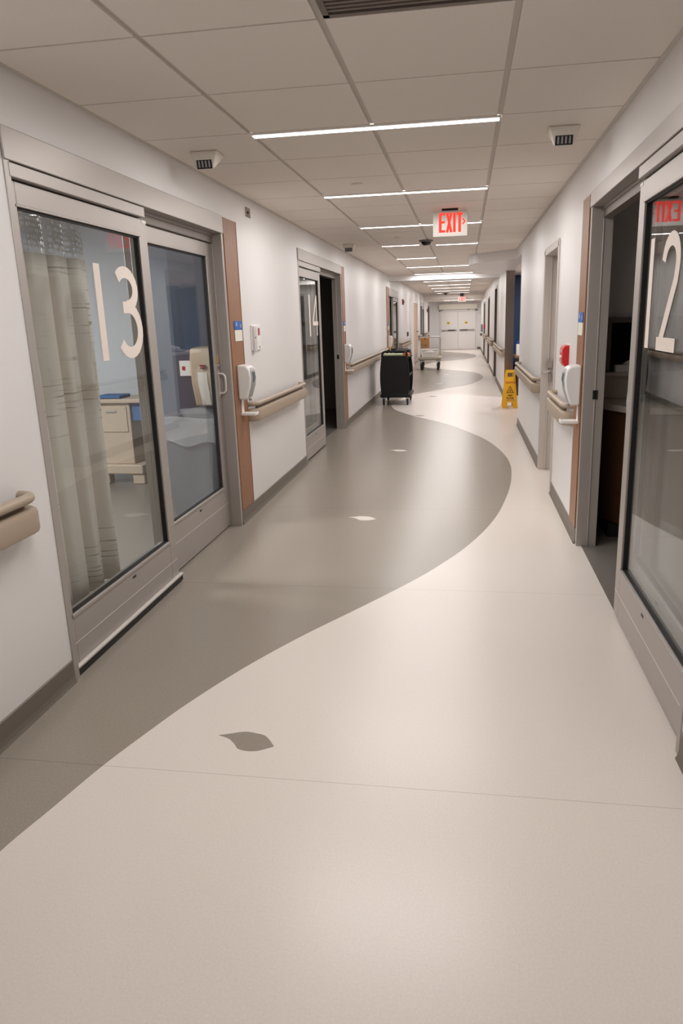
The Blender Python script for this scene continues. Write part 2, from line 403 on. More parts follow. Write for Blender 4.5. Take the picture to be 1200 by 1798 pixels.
# baseboards
def baseboard(name, side, runs, label):
    b = MB()
    for y0, y1 in runs:
        pr = [(0,0),(-.016,0),(-.010,.012),(-.006,.03),(-.006,.098),(0,.102)]
        b.prism(pr, lambda u, v, w: (sx(side, u), w, v), y0, y1)
    tag(b.build(name, M['base'], loc=(0,0,0), smooth=False), label, 'baseboard', kind='structure')
baseboard('baseboard_left', 'L', [(YB,2.43),(4.745,6.92),(9.385,15.29),(17.46,22.28),(24.72,26.28),(28.72,31.58),(32.92,YE)], 'taupe vinyl baseboard along the left wall')
baseboard('baseboard_right', 'R', [(YB,2.16),(4.44,5.80),(6.79,9.62),(13.04,16.53),(17.77,21.28),(22.82,26.18),(27.62,YE)], 'taupe vinyl baseboard along the right wall')
b = MB(); b.box(XR+.002, XR+W, 9.62, 9.628, 0, .10)
tag(b.build('baseboard_corner', M['base'], loc=(0,0,0)), 'taupe baseboard wrapping the wall end at the alcove', 'baseboard', kind='structure')
b = MB(); b.box(.574, XR, YE-.012, YE, 0, .10); b.box(XL, -1.19, YE-.012, YE, 0, .10)
tag(b.build('baseboard_end', M['base'], loc=(0,0,0)), 'taupe baseboard beside the far double doors', 'baseboard', kind='structure')

# wood cladding strips beside the sliding doors
def strip(n, side, y0, y1, z0, z1, label):
    s_ = MB(); sbox(s_, side, -.008, 0, y0, y1, z0, z1); sbox(s_, side, -.010, -.006, y1-.008 if side=='L' else y0, y1 if side=='L' else y0+.008, z0, z1)
    tag(s_.build('trim_%d' % n, M['wood'], loc=(sx(side,0), y0, z0)), label, 'trim', kind='structure')
strip(1, 'L', 4.755, 5.03, .104, 2.175, 'brown wood strip on the wall beside door 13')
strip(2, 'L', 9.39, 9.60, .104, 2.175, 'narrow brown wood strip on the wall beside door 14')
strip(3, 'R', 4.445, 4.70, .104, 2.145, 'brown wood strip on the wall beside room 12')
strip(4, 'L', 14.84, 15.28, .104, 2.14, 'brown wood strip on the far left wall behind the black cart')

# ------------------------------------------------------------------ CEILING
c = MB()
c.box(XL, XR, YB, YE, H+.010, H+.06)
xs = [XL, T1, T1+T, T1+2*T, XR]
k0 = -10; Y0 = 2.387
ceil = c.build('ceiling', M['grid'], loc=(0,0,H), smooth=False)
tag(ceil, 'suspended tile ceiling of the corridor', 'ceiling', kind='structure')
tl = MB()
for k in range(k0, 52):
    ya, yb = Y0 + T*k, Y0 + T*(k+1)
    for i in range(4):
        if k == -1 and i == 2: continue          # the dark vent sits here
        g0 = 0.004 if i == 0 else .012; g1 = .004 if i == 3 else .012
        if yb > YE: continue
        tl.box(xs[i]+g0, xs[i+1]-g1, ya+.005, yb-.005, H, H+.0095)
tl.build('ceiling_tile', M['tile'], ceil, smooth=False)['kind'] = 'stuff'
tr = MB()
for s_ in ('L', 'R'): sbox(tr, s_, -.018, 0, YB, 10.4 if s_ == 'R' else 15.5, H-.004, H)
tag(tr.build('trim_5', M['grid'], loc=(0,0,H)), 'thin edge trim where the ceiling meets the walls', 'trim', kind='structure')
# ceiling beam and dropped end
q = MB(); q.box(XL, XR, 15.52, 15.95, 2.275, H+.005)
tag(q.build('ceiling_beam', M['wall'], loc=(0,15.7,2.275)), 'white ceiling beam crossing the corridor at mid distance', 'beam', kind='structure')
q = MB(); q.box(XL, XR, 28.3, YE, 2.19, H+.005)
tag(q.build('ceiling_drop', M['tile'], loc=(0,28.3,2.19)), 'lowered ceiling in front of the far double doors', 'ceiling', kind='structure')
q = MB(); q.box(XR, XR+.12, 9.62, 13.03, 2.25, H+.05)
tag(q.build('wall_bulkhead', M['wall'], loc=(XR,11,2.25)), 'bulkhead over the alcove opening in the right wall', 'wall', kind='structure')
# rounded soffit leaning out of the alcove
pl = [(XR,10.42),(.64,10.50),(.45,10.66),(.26,10.86),(.12,11.0),(.065,11.12),(.055,11.4),(.06,11.9),(.10,12.4),(.18,12.9),(.30,13.35),(.46,13.72),(.62,13.95),(XR,14.05)]
q = MB(); q.prism(pl, lambda u, v, w: (u, v, w), 2.25, H+.005)
tag(q.build('ceiling_soffit', M['wall'], loc=(.5,11,2.25)), 'rounded white soffit under the ceiling beside the alcove', 'soffit', kind='structure')
q = MB(); q.box(XR+.12, 5.0, 9.0, 16.0, 2.25, 2.31)
tag(q.build('ceiling_station', M['tile'], loc=(2.5,12,2.25)), 'low ceiling over the nurse station alcove', 'ceiling', kind='structure')

# ------------------------------------------------------------------ LINEAR LIGHTS
def linear_light(x0, x1, y, label, z=H, m='led', dw=.021):
    t = thing('ceiling_light', ((x0+x1)/2, y, z-.004), label, 'light', 'linear lights in the corridor ceiling')
    f = MB(); f.box(x0-.006, x1+.006, y-dw-.02, y-dw, z-.004, z+.004); f.box(x0-.006, x1+.006, y+dw, y+dw+.02, z-.004, z+.004)
    f.box(x0-.006, x0, y-dw, y+dw, z-.005, z+.004); f.box(x1, x1+.006, y-dw, y+dw, z-.005, z+.004)
    f.build('housing', M['white'], t)
    d = MB(); d.quad((x0,y-dw,z-.006),(x0,y+dw,z-.006),(x1,y+dw,z-.006),(x1,y-dw,z-.006)); d.build('diffuser', M[m], t)
    ld = bpy.data.lights.new('lamp', 'AREA'); ld.shape = 'RECTANGLE'; ld.size = x1-x0; ld.size_y = 2*dw
    ld.energy = 92*(x1-x0)*2*dw*PI; ld.color = (1, .965, .94)
    lo = bpy.data.objects.new('lamp', ld); COL.objects.link(lo); lo.parent = t; lo.location = (0, 0, -.004)
X0, X1 = T1, T1+2*T
LL = [(X0, X1, 3.665, 'long linear ceiling light nearest the camera, above door 13'),
      (X0, X1, 5.495, 'second linear ceiling light, just in front of the near exit sign'),
      (X0, X1, 7.376, 'third linear ceiling light, passing behind the near exit sign'),
      (X0, -.585, 9.27, 'short linear ceiling light left of the near black dome camera'),
      (-.375, X1, 9.385, 'short linear ceiling light right of the near black dome camera'),
      (X0, -.455, 11.29, 'half length linear ceiling light one row beyond the near dome camera'),
      (X0, .06, 13.2, 'linear ceiling light ending at the tip of the rounded soffit'),
      (X0, X1, 15.30, 'linear ceiling light right in front of the ceiling beam'),
      (X0, X1, 18.5, 'first linear ceiling light beyond the ceiling beam'),
      (X0, X1, 20.75, 'second linear ceiling light beyond the ceiling beam'),
      (X0, X1, 22.85, 'third linear ceiling light beyond the ceiling beam'),
      (X0, X1, 25.3, 'fourth linear ceiling light beyond the ceiling beam'),
      (X0, -.86, 27.5, 'stub of linear ceiling light left of the far dome camera'),
      (-.62, X1, 27.6, 'linear ceiling light right of the far dome camera')]
for a in LL: linear_light(*a)
linear_light(-.92, .38, 30.0, 'linear ceiling light crossing behind the far exit sign', 2.19, 'led_end')
linear_light(-.90, .40, 31.6, 'last linear ceiling light, directly before the far double doors', 2.19, 'led_end')
linear_light(X0, X1, 1.735, 'unseen linear ceiling light added just before the dark vent to brighten the near floor')  # extra fixture outside the view, added to lift the near floor and walls

# dark air vent at the top of the picture
t = thing('ceiling_vent', (T1+1.5*T, Y0-T/2, H-.002), 'dark recessed ceiling vent at the top edge of the picture', 'vent')
v = MB(); xa, xb, ya, yb = T1+T+.012, T1+2*T-.012, Y0-T+.005, Y0-.005
v.box(xa, xb, ya, yb, H+.006, H+.009); v.build('backing', mat('vent_grey', srgb(112,103,95), .6), t)
v = MB()
for i in range(22): v.box(xa+.02, xb-.02, ya+.02+i*.0255, ya+.02+i*.0255+.012, H+.001, H+.0065)
v.build('louvers', mat('vent_louver', srgb(124,114,106), .6), t)
v = MB(); v.box(xa, xb, ya, ya+.02, H-.002, H+.006); v.box(xa, xb, yb-.02, yb, H-.002, H+.006); v.box(xa, xa+.02, ya, yb, H-.002, H+.006); v.box(xb-.02, xb, ya, yb, H-.002, H+.006)
v.build('rim', M['alu_dark'], t)

# wedge shaped ceiling devices with a dark louver
def wedge(x, y, label):
    t = thing('ceiling_sensor', (x, y, H), label, 'sensor', 'wedge shaped ceiling sensors')
    d = .092
    F = lambda f: (.080-.030*f, y+.022*f, H-d*f)          # half width, front plane and height down the front face
    P = [(x-.050,y+.022,H-d),(x+.050,y+.022,H-d),(x+.046,y+.10,H-d*.55),(x-.046,y+.10,H-d*.55),(x-.080,y,H),(x+.080,y,H),(x+.080,y+.15,H),(x-.080,y+.15,H)]
    w = MB(); w.hexa(P); w.build('shell', M['white2'], t, bevel=.008)
    l = MB()
    def bar(x0, x1, f0, f1, o0, o1, mb):
        a0, a1 = F(f0), F(f1)
        mb.hexa([(x0,a1[1]-o1,a1[2]),(x1,a1[1]-o1,a1[2]),(x1,a1[1]-o0,a1[2]),(x0,a1[1]-o0,a1[2]),(x0,a0[1]-o1,a0[2]),(x1,a0[1]-o1,a0[2]),(x1,a0[1]-o0,a0[2]),(x0,a0[1]-o0,a0[2])])
    bar(x-.043, x+.043, .50, .96, -.004, .003, l); l.build('louver', M['black2'], t)
    for i in range(4):
        r = MB(); xx = x-.0285+i*.019; bar(xx-.0045, xx+.0045, .55, .90, .0, .0055, r); r.build('fin', M['grey'], t)
wedge(-1.415, 3.87, 'wedge shaped ceiling sensor above door 13')
wedge(.487, 3.87, 'wedge shaped ceiling sensor above room 12')
wedge(-1.43, 8.80, 'wedge shaped ceiling sensor above the wood strip of door 14')

# sprinkler cover plates and dome cameras
def disc(x, y, label, m='white2', r=.042, z=H):
    o = MB().lathe([(r,.0),(r,-.005),(r*.9,-.010),(.006,-.012)], (x, y, z)).build('ceiling_sprinkler', M[m], loc=(x,y,z-.012))
    tag(o, label, 'sprinkler', 'round sprinkler covers in the ceiling')
disc(-.745, 5.05, 'round sprinkler cover just before the second ceiling light')
disc(-.77, 8.35, 'round sprinkler cover between the third light and the near dome camera')
disc(-1.2, 17.2, 'round sprinkler cover in the left ceiling just past the beam', 'grey', .06)
def dome(x, y, label):
    t = thing('dome_camera', (x, y, H-.06), label, 'camera')
    MB().lathe([(.085,0),(.085,-.012),(.07,-.02)], (x,y,H)).build('mount', M['alu_dark'], t)
    MB().lathe([(.064,-.02),(.060,-.035),(.045,-.052),(.022,-.062),(.004,-.064)], (x,y,H)).build('dome', M['screen'], t)
dome(-.475, 8.80, 'black dome camera on the ceiling just beyond the near exit sign')
dome(-.74, 27.55, 'black dome camera on the ceiling far down the corridor')

# ------------------------------------------------------------------ EXIT SIGNS
def exit_sign(x0, x1, y, z0, z1, ztop, label, em):
    t = thing('exit_sign', ((x0+x1)/2, y, z0), label, 'sign')
    cx = (x0+x1)/2; w = x1-x0; h = z1-z0
    p_ = MB(); p_.box(x0, x1, y-.006, y+.006, z0, z1); p_.build('panel', M['silver'], t, bevel=.002)
    c_ = MB(); c_.box(cx-w*.24, cx+w*.23, y-.024, y+.024, z1-.002, ztop); c_.build('canopy', M['black2'], t, bevel=.002)
    for sgn in (-1, 1):
        def fn(u, v, q, sgn=sgn): return (cx + u*(1 if sgn < 0 else -1), y + sgn*(.0062+q), z0 + v)
        d = MB(); hh = h; a = -.165*w/.3*2; sw = .076*w
        def st(pts, wd=sw): d.stroke(pts, wd, fn, 0, .0015)
        top, bot = hh*.905, hh*.155; mid = (top+bot)/2+hh*.02
        X = lambda f: (f-.5)*w
        # E
        st([(X(.215), bot),(X(.215), top)]); st([(X(.18), top-.034*hh*2/1.6),(X(.36), top-.034*hh*2/1.6)], sw*.85); st([(X(.18), mid),(X(.35), mid)], sw*.85); st([(X(.18), bot+.05*hh),(X(.36), bot+.05*hh)], sw*.85)
        # X
        st([(X(.415), bot),(X(.535), top)], sw*.95); st([(X(.535), bot),(X(.415), top)], sw*.95)
        # I, T
        st([(X(.625), bot),(X(.625), top)]); st([(X(.775), bot),(X(.775), top)]); st([(X(.69), top-.05*hh),(X(.862), top-.05*hh)], sw*.95)
        # chevron
        st([(X(.865), mid-.10*hh),(X(.925), mid+.01*hh),(X(.865), mid+.12*hh)], sw*.45)
        o = d.build('lettering', M[em], t, smooth=False)
    return t
exit_sign(-.284, .015, 6.40, 2.158, 2.372, H, 'red lettered EXIT sign with arrow hanging from the near ceiling', 'exit_red')
exit_sign(-.27, .03, 28.15, 2.06, 2.26, H, 'small red EXIT sign far down the corridor before the double doors', 'exit_dim')

# ------------------------------------------------------------------ SLIDING GLASS DOORS
NUM = {
 '1': [[(0.03, 0), (0.03, .44)]],
 '2': [arc(.125,.325,.095,.088,172,-8,14) + [(.205,.26),(.05,.03)], [(.0,.024),(.25,.024)]],
 '3': [arc(.085,.335,.10,.082,140,-92,14), arc(.085,.137,.115,.112,92,-145,16), [(.040,.247),(.135,.247)]],
 '4': [[(.225,.44),(.02,.155)], [(.0,.135),(.30,.135)], [(.225,0),(.225,.44)]]}
def panel_part(side, t, ya, yb, e0, e1, zt, rail_t, rail_b, zb, name='sliding_panel', stile=(.05, .09), rec=.022):
    sa, sb = stile
    f = MB()
    sbox(f, side, e0, e1, ya, ya+sa, zb, zt); sbox(f, side, e0, e1, yb-sb, yb, zb, zt)
    sbox(f, side, e0, e1, ya+sa, yb-sb, rail_t, zt); sbox(f, side, e0, e1, ya+sa, yb-sb, zb, rail_b)
    fr = f.build(name, M['alu'], t, bevel=.003)
    em = e0+rec
    g = MB(); sbox(g, side, em-.003, em+.003, ya+sa-.004, yb-sb+.004, rail_b-.004, rail_t+.004); g.build('pane', M['glass'], fr, smooth=False)
    k = MB(); a, b_, z0, z1 = ya+sa, yb-sb, rail_b, rail_t; w = .008
    for y0, y1, q0, q1 in ((a,a+w*.6,z0,z1),(b_-w,b_,z0,z1),(a,b_,z0,z0+w*.6),(a,b_,z1-w,z1)):
        sbox(k, side, e0+.009, em+.010, y0, y1, q0, q1)
    k.build('gasket', M['gasket'], fr, smooth=False)
    n = MB()                                   # glazing bead, weep slot and scribed line
    sbox(n, side, e0-.006, e0, ya+sa-.008, yb-sb+.008, rail_b-.014, rail_b+.002); sbox(n, side, e0-.004, e0, ya+sa-.008, yb-sb+.008, rail_t-.002, rail_t+.008)
    n.build('glazing_bead', M['alu'], fr, bevel=.002)
    n = MB(); ym = ya+(yb-ya)*.52; sbox(n, side, e0-.001, e0, ym, ym+.035, rail_b-.048, rail_b-.036); n.build('weep_slot', M['gasket'], fr)
    n = MB(); sbox(n, side, e0-.0012, e0, ya+.01, yb-.01, rail_b-.132, rail_b-.129); n.build('joint_strip', M['alu_light'], fr)
    return fr
def pull(side, parent, y, z0, z1, e, m='chrome'):
    """D-shaped pull standing off the stile"""
    h = MB(); pts = [(0,z0),(-.035,z0+.004),(-.048,z0+.02),(-.050,(z0+z1)/2),(-.048,z1-.02),(-.035,z1-.004),(0,z1)]
    h.tube([(sx(side, e+u), y, z) for u, z in pts], .0075, 10); sbox(h, side, e-.003, e, y-.014, y+.014, z0-.02, z1+.02)
    return h.build('pull_handle', M[m], parent)
def sliding_door(n, side, y0, y1, far, outer, inner, num, label, sweep=False, hdr=HDR, opening=None):
    t = thing('door_%d' % n, (sx(side, 0), (y0+y1)/2, 0), label, 'door', kind='structure')
    f = MB()
    sbox(f, side, -.004, W, y0, y0+.035, 0, hdr); sbox(f, side, -.004, W, y1-.035, y1, 0, hdr)
    sbox(f, side, .062, .07, y1-.039 if far > 0 else y0+.035, y1-.035 if far > 0 else y0+.039, 0, 2.0)
    f.build('jamb', M['alu'], t, bevel=.002)
    h = MB(); sbox(h, side, -.010, .055, y0, y1, 2.066, hdr); sbox(h, side, .055, W, y0+.035, y1-.035, 2.05, hdr)
    oa, ob = outer
    sbox(h, side, -.006, .052, oa, ob-.05, 2.012, 2.062)
    h.build('header', M['alu'], t, bevel=.003)
    tr_ = MB(); sbox(tr_, side, .062, .118, y0+.035, y1-.035, 2.006, 2.05); tr_.build('track', M['alu_dark'], t, bevel=.002)
    o = panel_part(side, t, oa, ob, .016, .074, 2.006, 1.918, .272, .022)
    if sweep:
        s_ = MB(); sbox(s_, side, -.004, .016, oa, ob+.012, .036, .050); s_.build('sweep', M['alu_light'], o, bevel=.003)
        s_ = MB(); sbox(s_, side, .0, .016, oa, ob+.01, .006, .034); s_.build('brush', M['gasket'], o)
    i_ = panel_part(side, t, inner[0], inner[1], .080, .116, 2.004, 1.915, .315, .012)
    yh = (inner[1]-.022) if far > 0 else (inner[0]+.022)
    pull(side, i_, yh, .99, 1.13, .082, 'alu_light')
    k = MB(); sbox(k, side, .078, .082, yh-.006, yh+.006, 1.20, 1.26); k.build('lock_flag', M['yellow'], i_)
    k = MB(); k.lathe([(.012,0),(.012,-.012 if side == 'R' else .012),(.004,-.016 if side == 'R' else .016)], (sx(side,.082), yh, 1.185), 'x', 14); k.build('lock_knob', M['chrome'], i_)
    s_ = MB(); yl = ob-.05 if far > 0 else oa+.0
    sbox(s_, side, .0145, .016, yl, yl+.05, 1.988, 2.002); s_.build('maker_label', M['paper'], o)
    # numerals on the glass
    d = MB(); fn = sfn(side)
    for ch, u0, zb in num:
        w = .056 if ch != '2' else .052
        for st in NUM[ch]: d.stroke([(u0+p[0]*(1.0), zb+p[1]) for p in st], w if not (ch == '4') else .045, lambda u, v, q: fn(u, v, .0338-q), -.0004, .0006)
    d.build('numerals', M['decal'], o, smooth=False)
    return t, o, i_
sliding_door(1, 'L', 2.435, 4.745, 1, (2.46, 3.60), (3.52, 4.712), [('1', 3.04, 1.316), ('3', 3.25, 1.316)],
             'closed glass sliding door numbered 13 on the near left', sweep=True)
sliding_door(2, 'L', 6.925, 9.38, 1, (6.945, 8.06), (6.965, 8.04), [('1', 7.50, 1.312), ('4', 7.67, 1.312)],
             'half open glass sliding door numbered 14 on the left')
sliding_door(3, 'R', 2.165, 4.43, 1, (2.20, 3.325), (2.21, 3.39), [('1', -3.150, 1.318), ('2', -2.965, 1.318)],
             'half open glass sliding door numbered 12 at the right edge', hdr=HDR-.03)

def latch_plate(side, parent, y, z):
    k = MB(); sbox(k, side, .052, .082, y-.002, y, z-.028, z+.028); return k.build('strike_plate', M['black2'], parent)
for o in list(COL.objects):
    if o.name == 'door_2': latch_plate('L', o, 9.343, .99)
    if o.name == 'door_3': latch_plate('R', o, 4.393, .98)

# far left sliding doors (15 and beyond), right far doors
def far_slider(n, side, y0, y1, top, label, open_near=True):
    t = thing('door_%d' % n, (sx(side,0), (y0+y1)/2, 0), label, 'door', kind='structure')
    f = MB(); sbox(f, side, -.006, W, y0, y0+.05, 0, top); sbox(f, side, -.006, W, y1-.05, y1, 0, top); sbox(f, side, -.008, W, y0, y1, top-.17, top)
    f.build('jamb', M['alu'], t, bevel=.003)
    f = MB(); sbox(f, side, .02, .10, y0+.05, y0+.30, top-.27, top-.18); f.build('operator', M['black2'], t)
    ym = y0+(y1-y0)*.45
    panel_part(side, t, ym, y1-.05, 0.0, .045, top-.175, top-.26, .27, .02)
    panel_part(side, t, ym-.15, y1-.12, .07, .115, top-.175, top-.26, .27, .02)
far_slider(4, 'L', 15.30, 17.45, 2.13, 'half open sliding door with steel frame behind the black cart')
far_slider(5, 'L', 26.3, 28.7, 2.08, 'farthest glass sliding door on the left wall, above the platform trolley')

# recessed door with lever on the right wall
t = thing('door_6', (XR+.13, 6.3, 0), 'recessed grey framed door with chrome lever on the right wall', 'door', kind='structure')
f = MB(); ya, yb = 5.80, 6.78
prof = [(-.012,0),(.132,0),(.132,.055),(.085,.055),(.085,.040),(.0,.040),(-.012,.052)]
f = MB()
sbox(f, 'R', -.010, .30, yb-.045, yb+.022, 0, 2.03); sbox(f, 'R', -.010, .30, ya-.022, ya+.045, 0, 2.03); sbox(f, 'R', -.010, .30, ya, yb, 1.985, 2.045)
sbox(f, 'R', .045, .06, yb-.055, yb-.045, 0, 1.985); sbox(f, 'R', .085, .10, yb-.055, yb-.045, 0, 1.985)
f.build('jamb', M['frame'], t, bevel=.004)
f = MB(); sbox(f, 'R', .20, .245, ya+.05, yb-.05, .008, 1.98); d6 = f.build('leaf', M['doorpaint'], t, bevel=.003)
f = MB(); sbox(f, 'R', .185, .20, yb-.16, yb-.10, .90, 1.08); f.build('escutcheon', M['chrome'], d6, bevel=.004)
f = MB(); f.tube([(sx('R',.19),yb-.13,.945),(sx('R',.13),yb-.13,.945),(sx('R',.118),yb-.145,.945),(sx('R',.115),yb-.24,.94)], .011, 12); f.build('lever', M['chrome'], d6)
f = MB(); sbox(f, 'R', .035, .085, yb-.075, yb-.045, .98, 1.06); sbox(f, 'R', .06, .075, yb-.07, yb-.045, .86, .93)
f.tube([(sx('R',.055),yb-.045,.955),(sx('R',.055),yb-.12,.955),(sx('R',-.02+.04),yb-.135,.95),(sx('R',-.035+.02),yb-.14,.945)], .012, 12); f.build('lock_case', M['chrome'], t, bevel=.004)
f = MB(); sbox(f, 'R', .30, .34, ya-.1, yb+.1, 0, 2.1); f.build('closet_back', M['doorpaint'], t)

# blond wood door on the far left
t = thing('door_7', (XL, 23.5, 0), 'blond wood door standing open on the far left wall', 'door', kind='structure')
f = MB(); sbox(f, 'L', -.012, W, 22.3, 22.38, 0, 2.03); sbox(f, 'L', -.012, W, 24.62, 24.7, 0, 2.03); sbox(f, 'L', -.012, W, 22.3, 24.7, 1.96, 2.04); f.build('jamb', M['doorpaint'], t, bevel=.004)
f = MB(); sbox(f, 'L', .02, .065, 22.38, 24.62, .01, 1.96); lf = f.build('leaf', M['wood_door'], t, bevel=.003)
f = MB(); sbox(f, 'L', -.045, .02, 24.45, 24.49, 1.02, 1.05); sbox(f, 'L', -.05, -.03, 24.30, 24.49, 1.02, 1.045); f.build('lever', M['alu_dark'], lf, bevel=.004)
f = MB()
for zz in (.25, 1.0, 1.72): sbox(f, 'L', -.008, .02, 22.36, 22.42, zz, zz+.1)
f.build('hinge', M['alu_dark'], t)
f = MB(); sbox(f, 'L', .018, .02, 22.5, 24.5, .02, .30); f.build('kick_plate', M['steel'], lf)

# steel framed openings on the far right
def right_far(n, y0, y1, top, label):
    t = thing('door_%d' % n, (XR, (y0+y1)/2, 0), label, 'door', kind='structure')
    f = MB(); sbox(f, 'R', -.008, W, y0, y0+.06, 0, top); sbox(f, 'R', -.008, W, y1-.06, y1, 0, top); sbox(f, 'R', -.008, W, y0, y1, top-.06, top); f.build('jamb', M['steel_dark'], t, bevel=.003)
    f = MB(); sbox(f, 'R', .10, W, y0+.06, y1-.06, .01, top-.06); lf = f.build('leaf', M['steel_dark'], t)
    f = MB(); f.tube([(sx('R',.10),y0+.14,.95),(sx('R',.06),y0+.14,.95),(sx('R',.058),y0+.26,.95)], .011, 8); f.build('lever', M['chrome'], lf)
M['steel_dark'] = mat('brown_steel', srgb(112, 98, 88), 0.35, metal=0.4)
right_far(8, 16.55, 17.75, 2.16, 'brown steel door just beyond the alcove on the right wall')
right_far(9, 21.3, 22.8, 2.05, 'second brown steel door down the right wall')
right_far(10, 26.2, 27.6, 2.0, 'third brown steel door down the right wall, near the far end')
t = thing('door_11', (XL, 32.2, 0), 'narrow steel framed door at the far left end beside the double doors', 'door', kind='structure')
f = MB(); sbox(f, 'L', -.008, W, 31.6, 31.7, 0, 2.0); sbox(f, 'L', -.008, W, 32.8, 32.9, 0, 2.0); sbox(f, 'L', -.008, W, 31.6, 32.9, 1.92, 2.0); f.build('jamb', M['steel_dark'], t)
f = MB(); sbox(f, 'L', .08, W, 31.7, 32.8, .01, 1.92); f.build('leaf', M['steel_dark'], t)

# double doors at the end
t = thing('door_12', (-.27, YE, 0), 'white double doors with yellow round stickers closing the far end', 'door', kind='structure')
f = MB(); f.box(-1.19, -1.12, YE-.02, YE, 0, 1.80); f.box(.50, .572, YE-.02, YE, 0, 1.80); f.box(-1.19, .572, YE-.02, YE, 1.74, 1.81); f.build('jamb', M['doorpaint'], t, bevel=.004)
for x0, x1, s in ((-1.115, -.315, 0), (-.305, .495, 1)):
    f = MB(); f.box(x0, x1, YE-.045, YE-.005, .012, 1.735); lf = f.build('leaf', M['doorpaint'], t, bevel=.004)
    cx = -.76 if s == 0 else .055
    q = MB().lathe([(.068,0),(.068,-.003),(.066,-.004)], (cx, YE-.045, 1.225), 'y', 24); st = q.build('warning_sticker', M['yellow2'], lf)
    q = MB(); q.box(cx-.052, cx+.052, YE-.051, YE-.049, 1.212, 1.238); q.build('sticker_band', M['ink'], lf)
    q = MB(); q.box(cx-.03, cx+.03, YE-.047, YE-.045, 1.10, 1.13); q.build('notice', M['paper'], lf)
    q = MB(); q.box(x0+.06, x1-.06, YE-.10, YE-.06, .87, .92); q.box(x0+.06, x0+.12, YE-.06, YE-.045, .86, .93); q.box(x1-.12, x1-.06, YE-.06, YE-.045, .86, .93); q.build('panic_bar', M['alu'], lf, bevel=.006)
    q = MB(); a = x0+.34 if s == 0 else x0+.10; q.box(a, a+.33, YE-.106, YE-.10, .874, .916); q.build('push_pad', M['gasket'], lf)
f = MB(); f.box(-1.20, .56, YE-.13, YE-.02, 1.83, 2.07); f.build('operator_housing', M['white2'], t, bevel=.012)
f = MB(); f.box(-1.08, -1.02, YE-.10, YE-.03, 1.79, 1.83); f.box(.14, .20, YE-.10, YE-.03, 1.79, 1.83); f.box(.44, .50, YE-.10, YE-.03, 1.79, 1.83); f.build('operator_arm', M['alu_dark'], t)

# ------------------------------------------------------------------ HANDRAILS
def handrail(side, y0, y1, label, bracket=True):
    ym = (y0+y1)/2
    t = thing('handrail', (sx(side, 0), ym, .73), label, 'handrail', 'taupe bumper handrails along the corridor')
    # plan path: out of the wall, along, back into the wall
    R_ = .045; D = .055
    path = [(0.0, y0+.002, -1)]
    P = [(.0, y0)]
    for i in range(7):
        a = i/6*PI/2; P.append((D-R_+R_*math.sin(a) if True else 0, y0+R_-R_*math.cos(a)))
    Q = [(p[0], y1-(p[1]-y0)) for p in P[::-1]]
    path = P + Q
    def sweep(prof, scale=1.0):
        mbx = MB(); rings = []
        for i, (d, y) in enumerate(path):
            a = path[max(i-1,0)]; b_ = path[min(i+1,len(path)-1)]
            td, ty = b_[0]-a[0], b_[1]-a[1]; l = math.hypot(td, ty) or 1
            nd, nyy = ty/l, -td/l                     # outward normal in (d, y)
            rings.append([mbx.bm.verts.new((sx(side, -(max(0, d+nd*n))), y+nyy*n, z)) for n, z in prof])
        for A, B in zip(rings, rings[1:]):
            for k in range(len(prof)): mbx._face([A[k], A[(k+1) % len(prof)], B[(k+1) % len(prof)], B[k]])
        mbx._face(rings[0]); mbx._face(rings[-1][::-1]); return mbx
    bump = [(-.008,.735),(.020,.735),(.030,.741),(.034,.752),(.034,.812),(.030,.824),(.020,.830),(-.008,.830)]
    sweep(bump).build('bumper', M['rail'], t)
    grip = [(.010+.021*math.cos(2*PI*k/12), .868+.019*math.sin(2*PI*k/12)) for k in range(12)]
    sweep(grip).build('grip', M['rail'], t)
    g = MB(); sbox(g, side, -.052, -.040, y0+.05, y1-.05, .826, .855); g.build('groove', M['rail_dark'], t)
M['rail_dark'] = mat('handrail_groove', srgb(112, 98, 86), 0.5)
handrail('L', -.9, 2.245, 'taupe handrail on the left wall in front of door 13')
handrail('L', 5.07, 6.72, 'taupe handrail on the left wall between doors 13 and 14')
handrail('L', 9.66, 14.5, 'long taupe handrail on the left wall leading behind the black cart')
handrail('L', 17.6, 20.7, 'taupe handrail on the far left wall under the red strobe')
handrail('L', 24.8, 26.2, 'short taupe handrail on the far left wall past the blond wood door')
handrail('L', 28.8, 31.4, 'taupe handrail farthest down the left wall')
handrail('R', 4.76, 5.62, 'short taupe handrail on the right wall under the red alarm pull')
handrail('R', 6.83, 9.22, 'taupe handrail on the right wall above the wet floor sign')
handrail('R', 13.1, 16.3, 'taupe handrail on the right wall starting at the steel wall end')
handrail('R', 17.9, 20.9, 'taupe handrail on the right wall between the first two brown steel doors')
handrail('R', 23.0, 26.0, 'taupe handrail on the right wall between the last two brown steel doors')

